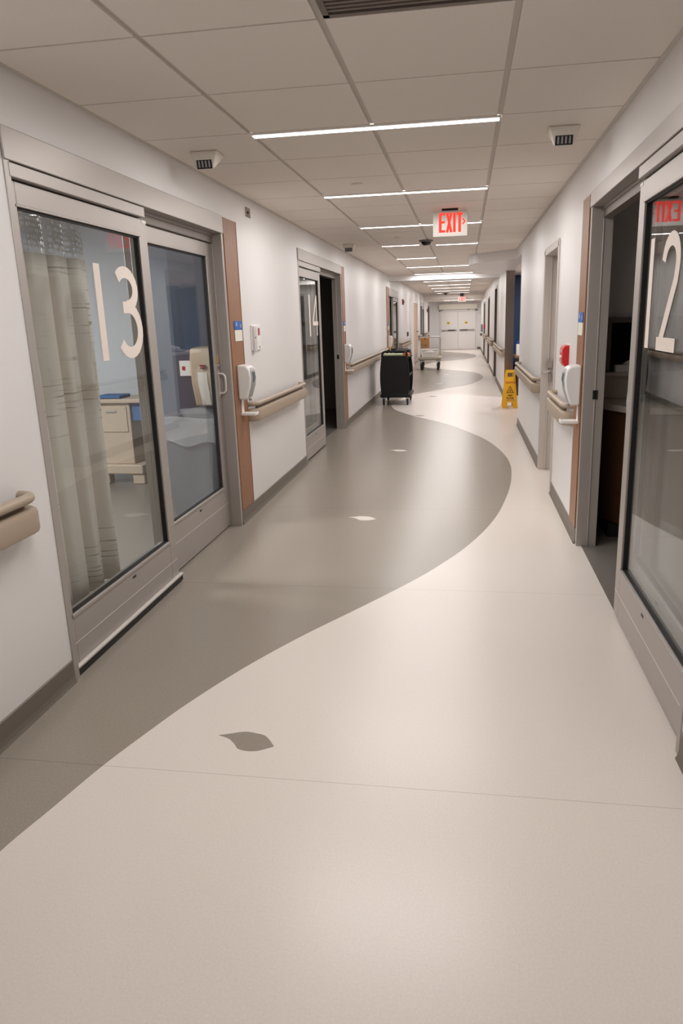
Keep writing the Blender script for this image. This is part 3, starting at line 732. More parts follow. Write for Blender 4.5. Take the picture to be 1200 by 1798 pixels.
# ------------------------------------------------------------------ WALL DEVICES
def dispenser(side, y, z0, label, tray=True):
    t = thing('sanitizer_dispenser', (sx(side, 0), y, z0), label, 'dispenser', 'white hand sanitizer dispensers on the wood strips')
    hw = .072
    side_prof = [(0.0,.0),(.055,.0),(.078,.012),(.112,.10),(.120,.16),(.112,.215),(.085,.245),(0.0,.252)]
    b_ = MB(); b_.prism(side_prof, lambda u, v, w: (sx(side, -.008-u*.84), w, z0+v), y-hw, y+hw); b_.build('shell', M['white'], t, bevel=.012, seg=3)
    f_ = MB(); f_.prism([(.080,.016),(.114,.10),(.1225,.16),(.114,.212),(.09,.236),(.086,.232),(.109,.21),(.117,.16),(.108,.10),(.076,.02)], lambda u, v, w: (sx(side, -.010-u*.84), w, z0+v), y-hw+.022, y+hw-.022)
    f_.build('front_cover', M['grey'], t, bevel=.003)
    w_ = MB(); w_.prism([(.118,.125),(.1235,.16),(.119,.20),(.112,.20),(.114,.125)], lambda u, v, w: (sx(side, -.013-u*.84), w, z0+v), y-.022, y+.022); w_.build('level_window', M['lens'], t)
    n = MB(); n.cyl((sx(side,-.075), y, z0+.004), (sx(side,-.075), y, z0-.012), .012, 14); n.build('nozzle', M['grey'], t)
    if tray:
        p = MB(); sbox(p, side, -.014, -.009, y-.028, y+.028, z0-.115, z0+.01); sbox(p, side, -.115, -.009, y-.042, y+.042, z0-.118, z0-.108)
        sbox(p, side, -.120, -.112, y-.042, y+.042, z0-.118, z0-.096); sbox(p, side, -.115, -.009, y-.044, y-.038, z0-.118, z0-.10); sbox(p, side, -.115, -.009, y+.038, y+.044, z0-.118, z0-.10)
        p.build('drip_tray', M['white'], t, bevel=.003)
dispenser('L', 4.90, .925, 'white hand sanitizer dispenser on the wood strip beside door 13')
dispenser('L', 9.47, .905, 'white hand sanitizer dispenser on the wood strip beside door 14')
dispenser('R', 4.53, .905, 'white hand sanitizer dispenser on the right wall beside room 12')
dispenser('L', 15.06, .875, 'white hand sanitizer dispenser far left, above the black cart', False)

def room_sign(side, y0, y1, z0, z1, label, txt):
    t = thing('room_sign', (sx(side, -.008), (y0+y1)/2, z0), label, 'sign', 'blue and white room signs on the wood strips')
    zm = z0+(z1-z0)*.57
    b_ = MB(); sbox(b_, side, -.013, -.0085, y0, y1, zm, z1); b_.build('blue_plate', M['blue'], t, bevel=.0008)
    b_ = MB(); sbox(b_, side, -.012, -.0085, y0+.006, y1-.0, z0, zm-.002); b_.build('name_card', M['paper'], t, bevel=.0008)
    fn = sfn(side); w = y1-y0; c_ = ((y0+y1)/2 if side == 'L' else -(y0+y1)/2)
    d = MB(); zc = (zm+z1)/2; u = c_-w*.22
    for a in range(4):
        q = a*PI/2+.5; d.stroke([(u+.004*math.cos(q), zc+.008+.004*math.sin(q)), (u+.016*math.cos(q+.4), zc+.008+.016*math.sin(q+.4))], .008, lambda uu, v, e: fn(uu, v, -.0131-e), 0, .0006)
    d.build('emblem', M['paper'], t, smooth=False)
    text_mesh(txt, .034, lambda x, yy, zz: fn(c_+w*.30+x, zc-.004+yy, -.0135-zz), 'room_number', M['paper'], t, .0004)
room_sign('L', 4.835, 5.005, 1.345, 1.487, 'blue and white room sign on the wood strip beside door 13', '13')
room_sign('L', 9.42, 9.575, 1.325, 1.46, 'blue and white room sign on the wood strip beside door 14', '14')
room_sign('R', 4.49, 4.665, 1.335, 1.475, 'blue and white room sign on the right wood strip beside room 12', '12')
room_sign('L', 15.0, 15.16, 1.25, 1.40, 'small room sign on the far wood strip above the black cart', '15')

# keyed plate high on the left wall
t = thing('switch_plate', (XL, 5.36, 2.25), 'small steel plate high on the left wall above the wall phone', 'wall plate')
b_ = MB(); sbox(b_, 'L', -.004, 0, 5.305, 5.42, 2.252, 2.322); b_.build('plate', M['steel'], t, bevel=.001)
b_ = MB(); b_.cyl((sx('L',-.004), 5.362, 2.287), (sx('L',-.008), 5.362, 2.287), .009, 12); b_.build('key_switch', M['black2'], t)
# white call unit on the left wall
t = thing('call_unit', (XL, 5.35, 1.255), 'white wall call unit with reddish window right of door 13', 'intercom')
b_ = MB(); sbox(b_, 'L', -.016, 0, 5.24, 5.47, 1.262, 1.455); b_.build('backplate', M['white'], t, bevel=.003)
b_ = MB(); sbox(b_, 'L', -.032, -.014, 5.243, 5.312, 1.252, 1.448); b_.build('handset', M['handset'], t, bevel=.006, seg=3)
b_ = MB(); sbox(b_, 'L', -.019, -.015, 5.385, 5.435, 1.375, 1.43); b_.build('indicator_window', M['redwin'], t, bevel=.001)
b_ = MB(); b_.cyl((sx('L',-.016), 5.41, 1.283), (sx('L',-.020), 5.41, 1.283), .006, 10); b_.build('button', M['black2'], t)
b_ = MB(); b_.cyl((sx('L',-.032), 5.262, 1.36), (sx('L',-.035), 5.262, 1.36), .006, 10); b_.build('button', M['black2'], t)
# fire alarm pull on the right wall
t = thing('alarm_pull', (XR, 5.12, 1.11), 'red fire alarm pull on the right wall above the dispenser', 'alarm')
b_ = MB(); sbox(b_, 'R', -.004, 0, 5.035, 5.215, 1.10, 1.26); b_.build('backplate', M['white'], t)
b_ = MB(); b_.prism([(0,1.105),(.030,1.11),(.046,1.14),(.046,1.225),(.034,1.25),(0,1.255)], lambda u, v, w: (sx('R', -.003-u), w, v), 5.05, 5.20); b_.build('body', M['red'], t, bevel=.004)
b_ = MB(); sbox(b_, 'R', -.056, -.047, 5.085, 5.165, 1.165, 1.185); b_.build('pull_bar', M['white'], t, bevel=.002)
fn = sfn('R')
text_mesh('FIRE', .032, lambda x, yy, zz: fn(-5.125+x, 1.212+yy, -.0495-zz), 'lettering', M['white'], t, .0004)
text_mesh('PULL', .026, lambda x, yy, zz: fn(-5.125+x, 1.146+yy, -.0495-zz), 'lettering', M['white'], t, .0004)
# strobes
def strobe(side, y, z, label):
    t = thing('fire_strobe', (sx(side,0), y, z-.07), label, 'alarm', 'red fire strobes on the far walls')
    b_ = MB(); sbox(b_, side, -.035, 0, y-.10, y+.10, z-.07, z+.07); b_.build('body', M['darkred'], t, bevel=.006)
    b_ = MB(); sbox(b_, side, -.055, -.035, y-.03, y+.03, z-.03, z+.03); b_.build('lens', M['lens'], t, bevel=.006)
strobe('L', 18.75, 1.905, 'dark red fire strobe high on the far left wall')
strobe('L', 30.9, 1.80, 'tiny dark red fire strobe near the left end of the corridor')
b_ = MB(); sbox(b_, 'R', -.05, 0, 25.95, 26.1, 1.04, 1.2)
tag(b_.build('alarm_box', M['red'], bevel=.006), 'tiny red alarm box far down the right wall', 'alarm')
b_ = MB(); sbox(b_, 'L', -.02, 0, 20.1, 20.5, .98, 1.10)
tag(b_.build('card_reader', M['black2'], bevel=.004), 'small black card reader on the left wall before the blond wood door', 'card reader')
t = thing('wall_phone', (XR-.0, 29.6, .72), 'pale wall phone at the far right end of the corridor', 'phone')
b_ = MB(); sbox(b_, 'R', -.07, 0, 29.3, 30.0, .86, 1.16); b_.build('body', M['grey'], t, bevel=.01)
b_ = MB(); sbox(b_, 'R', -.10, -.02, 29.4, 29.8, .70, .80); b_.build('holder', M['alu_dark'], t, bevel=.01)
# white pilaster on far left
q = MB(); sbox(q, 'L', -.05, 0, 21.1, 22.2, 0, 2.01)
tag(q.build('wall_pilaster', M['wall'], loc=(XL,21.6,0)), 'white pilaster on the far left wall before the blond wood door', 'pilaster', kind='structure')
# stainless wall end at the alcove
q = MB(); q.box(XR-.004, XR+.148, 13.012, 13.03, 0, 2.25)
tag(q.build('trim_6', M['steel'], loc=(XR,13.02,0)), 'brushed stainless cladding on the wall end behind the wet floor sign', 'trim', kind='structure')

# ------------------------------------------------------------------ WET FLOOR SIGN
t = thing('wet_floor_sign', (.74, 11.6, 0), 'yellow folding wet floor sign standing by the alcove', 'sign')
def board(back):
    def f(u, v, w):           # u across, v height, w thickness
        lean = (.16 - .16*v/.60) * (1 if back else -1)
        return (.741 + u, 11.60 + lean + w*(1 if back else -1), v)
    b_ = MB()
    def hw(v): return .124 - .050*v/.60
    def piece(u0a, u1a, v0, v1, u0b=None, u1b=None):
        u0b = u0a if u0b is None else u0b; u1b = u1a if u1b is None else u1b
        b_.prism([(u0a,v0),(u1a,v0),(u1b,v1),(u0b,v1)], f, 0, .014)
    piece(-hw(.09), hw(.09), .09, .49, -hw(.49), hw(.49))
    piece(-hw(.56), hw(.56), .56, .605, -hw(.605)+.006, hw(.605)-.006)
    piece(-hw(.49), -.042, .49, .56, -hw(.56), -.042); piece(.042, hw(.49), .49, .56, .042, hw(.56))
    piece(-hw(0), -.045, 0, .09, -hw(.09), -.040); piece(.045, hw(0), 0, .09, .040, hw(.09))
    return b_, f
b_, fF = board(False); fr = b_.build('front_board', M['yellow'], t, bevel=.003)
b_, fB = board(True); b_.build('rear_board', M['yellow'], t, bevel=.003)
ft = lambda x0, v0: (lambda x, yy, zz: fF(x0+x, v0+yy, .0155+zz))
text_mesh('CAUTION', .042, ft(0, .405), 'warning_word', M['inkred'], fr, .0004, .0012, .80)
text_mesh('WET', .036, ft(0, .198), 'wet_lettering', M['ink'], fr, .0004, .0016)
text_mesh('FLOOR', .036, ft(0, .158), 'floor_lettering', M['ink'], fr, .0004, .0016)
d = MB(); d.stroke([(-.052,.245),(.052,.245),(0,.345)], .009, lambda u, v, w: fF(u, v, .0145+w), 0, .001, closed=True)
d.stroke([(-.012,.295),(.004,.282),(.012,.26)], .008, lambda u, v, w: fF(u, v, .0145+w), 0, .001); d.stroke([(-.02,.262),(.0,.268),(.016,.284)], .006, lambda u, v, w: fF(u, v, .0145+w), 0, .001); d.stroke([(.008,.305),(.013,.300)], .010, lambda u, v, w: fF(u, v, .0145+w), 0, .001)
d.build('hazard_triangle', M['ink'], fr, smooth=False)
d = MB()
for a, b2 in ((-.07,-.06),(-.045,-.01),(0,.02),(.03,.065)): d.stroke([(a,.128),(b2,.128)], .009, lambda u, v, w: fF(u, v, .0145+w), 0, .0008)
d.build('small_print', M['inkblue'], fr, smooth=False)
d = MB(); d.tube([fF(.05,.575,.02), fF(.056,.52,.03), fF(.066,.44,.03), fF(.08,.38,.025)], .0028, 6); d.build('cord', M['rubber'], fr)

# ------------------------------------------------------------------ BLACK UTILITY CART
CX0, CX1, CY0, CY1 = -1.462, -.935, 11.95, 12.80
t = thing('utility_cart', ((CX0+CX1)/2, (CY0+CY1)/2, 0), 'black plastic utility cart parked against the left wall', 'cart')
cxm = (CX0+CX1)/2
def end_panel(y0, y1, nm):
    e_ = MB(); pr = []
    for i in range(13):
        v = i/12; z = .175+(.80-.175)*v; hw = .222 + .036*math.sin(PI*(.12+.80*v))
        pr.append((cxm-hw, z))
    rt = [(2*cxm-u, z) for u, z in pr[::-1]]
    e_.prism(pr + [(cxm-.215,.855),(cxm+.215,.855)] + rt, lambda u, v, w: (u, w, v), y0, y1)
    return e_.build(nm, M['black'], t, bevel=.008)
end_panel(CY0+.005, CY0+.045, 'front_panel'); end_panel(CY1-.045, CY1-.005, 'rear_panel')
for yy in (CY0+.025, CY1-.025):
    h_ = MB(); h_.tube([(cxm-.215,yy,.84),(cxm-.212,yy,.88),(cxm-.196,yy,.912),(cxm-.165,yy,.925),(cxm+.165,yy,.925),(cxm+.196,yy,.912),(cxm+.212,yy,.88),(cxm+.215,yy,.84)], .019, 12)
    h_.build('handle', M['black'], t)
def tray(z, nm, lip=.03):
    k = MB(); k.box(CX0+.03, CX1-.015, CY0+.04, CY1-.04, z, z+.025); k.box(CX0+.03, CX0+.045, CY0+.04, CY1-.04, z, z+lip+.02); k.box(CX1-.03, CX1-.015, CY0+.04, CY1-.04, z, z+lip+.02)
    return k.build(nm, M['black'], t, bevel=.006)
tray(.475, 'middle_shelf'); tray(.80, 'top_shelf', .02)
k = MB(); k.box(CX0+.005, CX1+.005, CY0, CY1, .135, .195); k.build('base_shelf', M['black'], t, bevel=.014)
k = MB(); k.box(CX0+.035, CX0+.055, CY0+.04, CY1-.04, .19, .80); k.build('wall_side_panel', M['black'], t)
def caster(parent, x, y, r=.055, top=.135, fork='grey', wd=1.0):
    w = MB(); w.lathe([(r*.35,-.014*wd),(r*.9,-.014*wd),(r,-.008*wd),(r,.008*wd),(r*.9,.014*wd),(r*.35,.014*wd)], (x, y, r), 'x', 18); wh = w.build('wheel', M['rubber'], parent)
    f_ = MB(); f_.box(x-.018*wd-.006, x-.018*wd, y-.02*wd, y+.02*wd, r-.012, top-.012); f_.box(x+.018*wd, x+.018*wd+.006, y-.02*wd, y+.02*wd, r-.012, top-.012); f_.box(x-.03*wd, x+.03*wd, y-.03, y+.03, top-.014, top); f_.cyl((x-.026,y,r),(x+.026,y,r), .006, 8)
    f_.build('caster_fork', M[fork], parent)
for x in (CX0+.06, CX1-.05):
    for y in (CY0+.07, CY1-.07): caster(t, x, y)
# things on the cart
b_ = MB(); b_.box(-1.40, -1.08, 12.02, 12.34, .826, .878)
tag(b_.build('paper_stack', M['green'], bevel=.003), 'pale paper stack on top of the black cart', 'papers')
b_ = MB(); b_.box(-1.05, -.958, 12.06, 12.28, .826, .888)
tag(b_.build('orange_box', M['orange'], bevel=.002), 'orange box on the right edge of the black cart top', 'box')
b_ = MB(); b_.box(-1.24, -.97, 12.40, 12.72, .826, .935)
tag(b_.build('supply_bin', M['black'], bevel=.012), 'dark bin at the rear of the black cart top', 'bin')
t = thing('scrub_brush', (-1.33, 12.52, .826), 'yellow handled brush standing on the black cart', 'brush')
b_ = MB(); b_.box(-1.375, -1.285, 12.46, 12.56, .826, .87); b_.build('holder', M['white2'], t, bevel=.006)
b_ = MB(); b_.tube([(-1.33,12.50,.85),(-1.325,12.50,.94),(-1.315,12.50,.985),(-1.285,12.50,1.0)], .010, 10); b_.build('grip', M['yellow'], t)
b_ = MB(); b_.box(-1.318,-1.300,12.49,12.51,.87,.95); b_.build('bristle_block', M['inkblue'], t)

# ------------------------------------------------------------------ PLATFORM TROLLEY
TX0, TX1, TY0, TY1 = -1.325, -.672, 20.2, 21.05
t = thing('platform_trolley', ((TX0+TX1)/2, 20.6, 0), 'platform trolley with hoop handle parked far down on the left', 'trolley')
k = MB(); k.box(TX0, TX1, TY0, TY1, .285, .37); k.build('deck', M['deck'], t, bevel=.02, seg=3)
k = MB(); k.box(TX0-.003, TX1+.003, TY0-.003, TY1+.003, .305, .325); k.build('bumper_strip', M['grey'], t, bevel=.004)
k = MB(); yy = TY1-.05
k.tube([(TX0+.05,yy,.34),(TX0+.05,yy,.86),(TX0+.065,yy,.90),(TX0+.10,yy,.92),(TX1-.10,yy,.92),(TX1-.065,yy,.90),(TX1-.05,yy,.86),(TX1-.05,yy,.34)], .02, 12); k.build('hoop_handle', M['tube'], t)
for x in (TX0+.09, TX1-.09):
    for y in (TY0+.09, TY1-.10):
        caster(t, x, y, .10, .285, 'black2', 2.0)
for n_, (x0, x1, y0, y1, z0, z1, lb) in enumerate(((-1.285,-1.03,20.62,20.95,.372,.575,'bottom cardboard box of the stack on the platform trolley'), (-1.255,-1.035,20.62,20.95,.577,.715,'middle cardboard box of the stack on the platform trolley'), (-1.285,-1.03,20.60,20.93,.717,.91,'top cardboard box of the stack on the platform trolley'))):
    tt = thing('cardboard_box', ((x0+x1)/2, (y0+y1)/2, z0), lb, 'box', 'cardboard boxes on the platform trolley')
    k = MB(); k.box(x0, x1, y0, y1, z0, z1); k.build('carton', M['card'], tt, bevel=.004)
    k = MB(); xm = (x0+x1)/2; k.box(xm-.02, xm+.02, y0-.001, y0, z1-.06, z1); k.box(xm-.02, xm+.02, y0, y1, z1, z1+.0008); k.build('tape', M['card_dark'], tt)
k = MB(); k.box(-.95, -.76, 20.68, 20.94, .372, .50)
tag(k.build('supply_carton', M['white2'], bevel=.004), 'pale carton behind the white basket on the trolley', 'box')
# slotted laundry basket
t = thing('laundry_basket', (-1.01, 20.4, .372), 'white slotted laundry basket on the platform trolley', 'basket')
bx0, bx1, by0, by1, bz0, bz1 = -1.215, -.80, 20.26, 20.54, .374, .585
def bp(fx, fy, f): 
    e = .055*f; return (bx0-e+(bx1-bx0+2*e)*fx, by0-e*.6+(by1-by0+1.2*e)*fy, bz0+(bz1-bz0)*f)
k = MB(); k.box(bx0, bx1, by0, by1, bz0, bz0+.012); k.build('bottom', M['white'], t)
k = MB()
for f in (1.0, .62, .30, .04):
    k.tube([bp(0,0,f), bp(1,0,f), bp(1,1,f), bp(0,1,f)],   .011 if f == 1.0 else .010, 6, closed=True)
for i in range(15):
    fx = i/14; k.tube([bp(fx,0,0), bp(fx,0,1)], .0085, 5); k.tube([bp(fx,1,0), bp(fx,1,1)], .006, 5)
for i in range(1, 9):
    fy = i/9; k.tube([bp(0,fy,0), bp(0,fy,1)], .006, 5); k.tube([bp(1,fy,0), bp(1,fy,1)], .006, 5)
k.build('slotted_wall', M['white'], t)
k = MB(); k.tube([bp(0,0,1.0), bp(1,0,1.0), bp(1,1,1.0), bp(0,1,1.0)], .016, 8, closed=True); k.build('rim', M['white'], t)
k = MB(); k.grid(lambda u, v: (-1.15+.29*u, 20.30+.2*v, .50+.07*math.sin(PI*u)*math.sin(PI*v)+.01*math.sin(17*u+9*v)), 14, 10)
o = k.build('folded_linen', M['white2']); o.modifiers.new('thick', 'SOLIDIFY').thickness = .02
tag(o, 'white linen lying in the laundry basket on the trolley', 'linen')

# ------------------------------------------------------------------ ROOM 13 (lit, behind the left glass)
q = MB(); q.box(-5.25, -5.1, .3, 6.95, 0, 2.6); q.box(-5.1, XL-W, .2, .35, 0, 2.6); q.box(-5.1, XL-W, 6.80, 6.88, 0, 2.6)
tag(q.build('wall_room_lit', M['room'], loc=(-3.4,3.5,0)), 'pale blue walls of the lit room behind door 13', 'wall', kind='structure')
q = MB(); q.box(-2.36, XL-W, 5.452, 5.46, 0, 2.5)
tag(q.build('wall_panel', M['navy3'], loc=(-2.05,5.455,0)), 'dark blue wall panel behind the towel dispenser in room 13', 'wall', kind='structure')
q = MB(); q.box(-2.60, XL-W, 5.46, 5.58, 0, 2.5)
tag(q.build('wall_nib', M['navy2'], loc=(-2.1,5.5,0)), 'dusky blue short wall behind the bin in room 13', 'wall', kind='structure')
q = MB(); q.box(-5.25, XL-W+.005, .2, 19.0, 2.5, 2.56)
tag(q.build('ceiling_left', M['tile'], loc=(-3.4,6,2.5)), 'ceiling of the rooms behind the left wall', 'ceiling', kind='structure')
def room_light(x, y, z, label, m):
    t = thing('panel_light', (x, y, z), label, 'light')
    f_ = MB(); f_.box(x-.62, x+.62, y-.32, y+.32, z-.012, z); f_.build('frame', M['white'], t)
    f_ = MB(); f_.quad((x-.59,y-.29,z-.0135),(x-.59,y+.29,z-.0135),(x+.59,y+.29,z-.0135),(x+.59,y-.29,z-.0135)); f_.build('diffuser', M[m], t)
room_light(-3.9, 3.6, 2.5, 'square panel light in the ceiling of room 13', 'room_led')
# privacy curtain with net top
t = thing('privacy_curtain', (-1.92, 2.9, .12), 'beige privacy curtain with white net top behind door 13', 'curtain')
def cur(x, a, f1, f2):
    def fn(u, v, z0, z1):
        y = 2.30 + (3.435-2.30)*u + .02*math.sin(u*40)
        amp = a*(.55+.45*(1-v)); 
        return (x + amp*math.sin(u*f1+.6)+ .35*amp*math.sin(u*f2+1.0), y+.012*math.sin(u*f1*1.0+2)*(1-v), z0+(z1-z0)*v)
    return fn
cf = cur(-1.925, .040, 42.0, 77.0)
k = MB(); k.grid(lambda u, v: cf(u, v, .12, 1.805), 150, 14); o = k.build('drape', M['curtain'], t); o.modifiers.new('thick','SOLIDIFY').thickness = .003
k = MB(); k.grid(lambda u, v: cf(u, 1+.0*v, 1.80, 2.36) if False else (cf(u, 1.0, 0, 0)[0], cf(u, 1.0, 0, 0)[1], 1.80+.56*v), 150, 4); k.build('net_top', M['net'], t)
k = MB(); k.box(-1.94, -1.91, 2.0, 3.7, 2.36, 2.39); k.build('track', M['alu_light'], t)
k = MB()
for i in range(4): k.box(-1.93, -1.92, 2.15+.45*i, 2.16+.45*i, 2.39, 2.5)
k.build('hanger', M['alu_light'], t)
# bin with liner
t = thing('waste_bin', (-2.09, 5.17, 0), 'grey waste bin with clear liner behind the glass of door 13', 'bin')
def frus(mb, x0, x1, y0, y1, X0_, X1_, Y0_, Y1_, z0, z1):
    mb.hexa([(x0,y0,z0),(x1,y0,z0),(x1,y1,z0),(x0,y1,z0),(X0_,Y0_,z1),(X1_,Y0_,z1),(X1_,Y1_,z1),(X0_,Y1_,z1)])
k = MB(); bx = [(-2.27,-1.95,4.98,5.32,0.0), (-2.335,-1.885,4.91,5.40,.75)]
V0 = [k.bm.verts.new(p_) for p_ in [(bx[0][0],bx[0][2],0),(bx[0][1],bx[0][2],0),(bx[0][1],bx[0][3],0),(bx[0][0],bx[0][3],0)]]
V1 = [k.bm.verts.new(p_) for p_ in [(bx[1][0],bx[1][2],.75),(bx[1][1],bx[1][2],.75),(bx[1][1],bx[1][3],.75),(bx[1][0],bx[1][3],.75)]]
V2 = [k.bm.verts.new((v.co.x*.96-2.11*.04, v.co.y*.96+5.155*.04, .75)) for v in V1]
V3 = [k.bm.verts.new((v.co.x*.92-2.11*.08, v.co.y*.92+5.155*.08, .03)) for v in V0]
k._face(V0[::-1])
for A, B in ((V0,V1),(V1,V2),(V2,V3)):
    for i in range(4): k._face([A[i],A[(i+1)%4],B[(i+1)%4],B[i]])
k._face(V3); k.build('body', M['bin'], t, bevel=.012)
k = MB()
def liner(u, v):                        # folded over the rim, ragged lower hem
    per = u*4; s_ = int(per) % 4; f = per-int(per)
    x0,x1,y0,y1 = -2.345,-1.875,4.90,5.41
    c_ = [(x0,y0),(x1,y0),(x1,y1),(x0,y1)]; a, b2 = c_[s_], c_[(s_+1)%4]
    x = a[0]+(b2[0]-a[0])*f; y = a[1]+(b2[1]-a[1])*f
    hem = .60-.05*math.sin(PI*f)*(1 if s_ % 2 else .4)+.02*math.sin(u*37)
    z = .79+(hem-.79)*v; pinch = 1-.02*v+.006*math.sin(u*60+v*9)
    return (-2.11+(x+2.11)*pinch, 5.155+(y-5.155)*pinch, z+.01*math.sin(u*21))
k.grid(liner, 96, 8); k.build('liner', M['liner'], t)
# towel dispenser, switch
t = thing('towel_dispenser', (-2.0, 5.46, .77), 'beige paper towel dispenser above the bin in room 13', 'dispenser')
k = MB(); k.prism([(0,.815),(.14,.825),(.20,1.02),(.205,1.22),(.18,1.29),(0,1.30)], lambda u, v, w: (w, 5.450-u, v), -2.16, -1.86); k.build('cover', M['smoke'], t, bevel=.015, seg=3)
k = MB(); k.prism([(.03,.835),(.146,.835),(.203,1.02),(.205,1.10),(.03,1.10)], lambda u, v, w: (w, 5.447-u, v), -2.10, -2.02); k.build('towel_window', M['white2'], t, bevel=.004)
k = MB(); k.box(-2.07,-2.03,5.230,5.247,1.13,1.16); k.build('lock', M['darkred'], t)
t = thing('outlet_plate', (-2.26, 5.46, 1.06), 'white wall plate with red switch beside the towel dispenser in room 13', 'switch')
k = MB(); k.box(-2.33,-2.205,5.441,5.452,1.06,1.185); k.build('plate', M['white'], t, bevel=.003)
k = MB(); k.box(-2.305,-2.285,5.433,5.442,1.11,1.14); k.build('red_switch', M['red'], t)
k = MB(); k.box(-2.255,-2.225,5.436,5.442,1.085,1.15); k.build('rocker', M['paper'], t, bevel=.002)
# beige bedside cart with blue cloth and tub
t = thing('bedside_cabinet', (-3.2, 6.15, 0), 'beige bedside cabinet seen through the glass beside the curtain', 'cabinet')
k = MB(); k.box(-3.56,-2.99,6.0,6.40,.775,.815); k.build('top', M['beige'], t, bevel=.008)
k = MB(); k.box(-3.50,-3.12,6.04,6.36,.19,.775); k.build('body', M['beige'], t, bevel=.006)
k = MB(); k.box(-3.46,-3.15,6.030,6.041,.50,.74); dd = k.build('drawer', M['beige'], t, bevel=.004)
k = MB(); k.box(-3.36,-3.25,6.018,6.03,.69,.705); k.build('pull', M['alu'], dd)
k = MB(); k.box(-3.54,-3.02,5.98,6.40,.10,.19); k.build('plinth', M['beige'], t, bevel=.01)
for xx in (-3.50, -3.14):
    k = MB(); k.box(xx-.0, xx+.12, 6.0, 6.10, 0, .10); k.build('leg', M['beige'], t, bevel=.008)
k = MB(); k.box(-3.45,-3.20,6.03,6.25,.816,.845)
tag(k.build('folded_cloth', M['cloth'], bevel=.01), 'folded blue cloth on top of the beige bedside cabinet', 'cloth')
k = MB(); k.box(-3.11,-3.01,6.06,6.26,.60,.775)
tag(k.build('blue_tub', M['cloth'], bevel=.01), 'blue tub hanging under the bedside cabinet top', 'tub')

# ------------------------------------------------------------------ ROOM 14 and 15 (dark)
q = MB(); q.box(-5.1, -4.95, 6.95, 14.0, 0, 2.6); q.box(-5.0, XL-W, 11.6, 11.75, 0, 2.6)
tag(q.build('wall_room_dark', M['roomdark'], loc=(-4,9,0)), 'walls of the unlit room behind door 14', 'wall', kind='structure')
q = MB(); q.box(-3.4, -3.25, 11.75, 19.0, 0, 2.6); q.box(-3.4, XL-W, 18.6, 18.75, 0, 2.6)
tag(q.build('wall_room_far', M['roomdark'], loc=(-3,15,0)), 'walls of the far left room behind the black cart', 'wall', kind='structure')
# hanging curtain seen through door 14
t = thing('privacy_curtain', (-2.3, 7.8, .12), 'grey curtain hanging behind the glass of door 14', 'curtain')
k = MB(); k.grid(lambda u, v: (-2.25+.05*math.sin(u*60), 7.0+1.1*u, .15+2.1*v), 110, 2); o = k.build('drape', M['curtain'], t); o.modifiers.new('thick','SOLIDIFY').thickness = .003
k = MB(); k.box(-2.27,-2.23,6.95,8.6,2.25,2.28); k.build('track', M['alu_dark'], t)

# ------------------------------------------------------------------ ROOM 12 (dark, right)
q = MB(); q.box(XR+W, 4.6, 5.02, 5.14, 0, 2.6); q.box(4.5, 4.65, -2.0, 5.1, 0, 2.6); q.box(XR+W, 4.6, -2.05, -1.9, 0, 2.6)
tag(q.build('wall_room_right', M['wall'], loc=(2.5,1.5,0)), 'grey walls of the unlit room 12', 'wall', kind='structure')
q = MB(); q.box(XR+W-.005, 4.65, -2.05, 5.6, 2.45, 2.5)
tag(q.build('ceiling_right', M['tile'], loc=(2.5,2,2.45)), 'ceiling of the unlit room 12', 'ceiling', kind='structure')
t = thing('sink_counter', (1.3, 4.75, 0), 'pale counter with dark wood base inside room 12', 'counter')
k = MB(); k.prism([(.90,5.018),(2.2,5.018),(2.2,4.46),(1.06,4.46),(.90,4.74)], lambda u, v, w: (u, v, w), .845, .885); k.build('worktop', M['counter'], t, bevel=.006)
k = MB(); k.box(.90, 2.2, 4.998, 5.018, .885, 1.045); k.box(.90, 2.2, 4.93, 5.018, 1.045, 1.07); k.build('backsplash', M['counter'], t, bevel=.004)
k = MB(); k.prism([(.92,5.0),(2.18,5.0),(2.18,4.52),(1.09,4.52),(.92,4.77)], lambda u, v, w: (u, v, w), .09, .845); cb = k.build('base_cabinet', M['wood_dark'], t)
k = MB(); k.box(1.10, 1.62, 4.502, 4.521, .12, .83); k.box(1.64, 2.16, 4.502, 4.521, .12, .83); k.build('cabinet_door', M['wood_dark'], cb, bevel=.003)
k = MB(); k.box(.96, 2.15, 4.60, 5.0, 0, .09); k.build('toe_kick', M['black2'], t)
k = MB(); k.tube([(1.5,4.93,.885),(1.5,4.93,1.10),(1.5,4.90,1.14),(1.5,4.82,1.15),(1.5,4.78,1.12)], .012, 10); k.build('faucet', M['chrome'], t)
t = thing('wall_mirror', (1.25, 5.01, 1.07), 'dark framed mirror above the counter in room 12', 'mirror')
k = MB(); k.box(.965, 1.9, 4.985, 5.018, 1.40, 1.435); k.box(.965, .99, 4.985, 5.018, 1.072, 1.40); k.box(1.875, 1.9, 4.985, 5.018, 1.072, 1.40); k.build('frame', M['alu_dark'], t)
k = MB(); k.box(.99, 1.875, 5.0, 5.012, 1.072, 1.40); k.build('face', M['screen'], t)
t = thing('tissue_box', (1.12, 4.96, 1.072), 'white tissue box on the ledge in room 12', 'box')
k = MB(); k.box(1.02, 1.19, 4.94, 5.0, 1.071, 1.12); k.build('carton', M['white'], t, bevel=.003)
k = MB(); k.grid(lambda u, v: (1.07+.08*u, 4.95+.035*v, 1.12+.025*math.sin(PI*u)*math.sin(PI*v)+.004), 8, 6); k.build('tissue', M['paper'], t)
t = thing('privacy_curtain', (1.08, 2.4, .15), 'grey curtain behind the glass of door 12', 'curtain')
k = MB(); k.grid(lambda u, v: (1.10+.04*math.sin(u*70), 1.5+1.75*u, .15+1.75*v), 150, 2); o = k.build('drape', M['curtain'], t); o.modifiers.new('thick','SOLIDIFY').thickness = .003
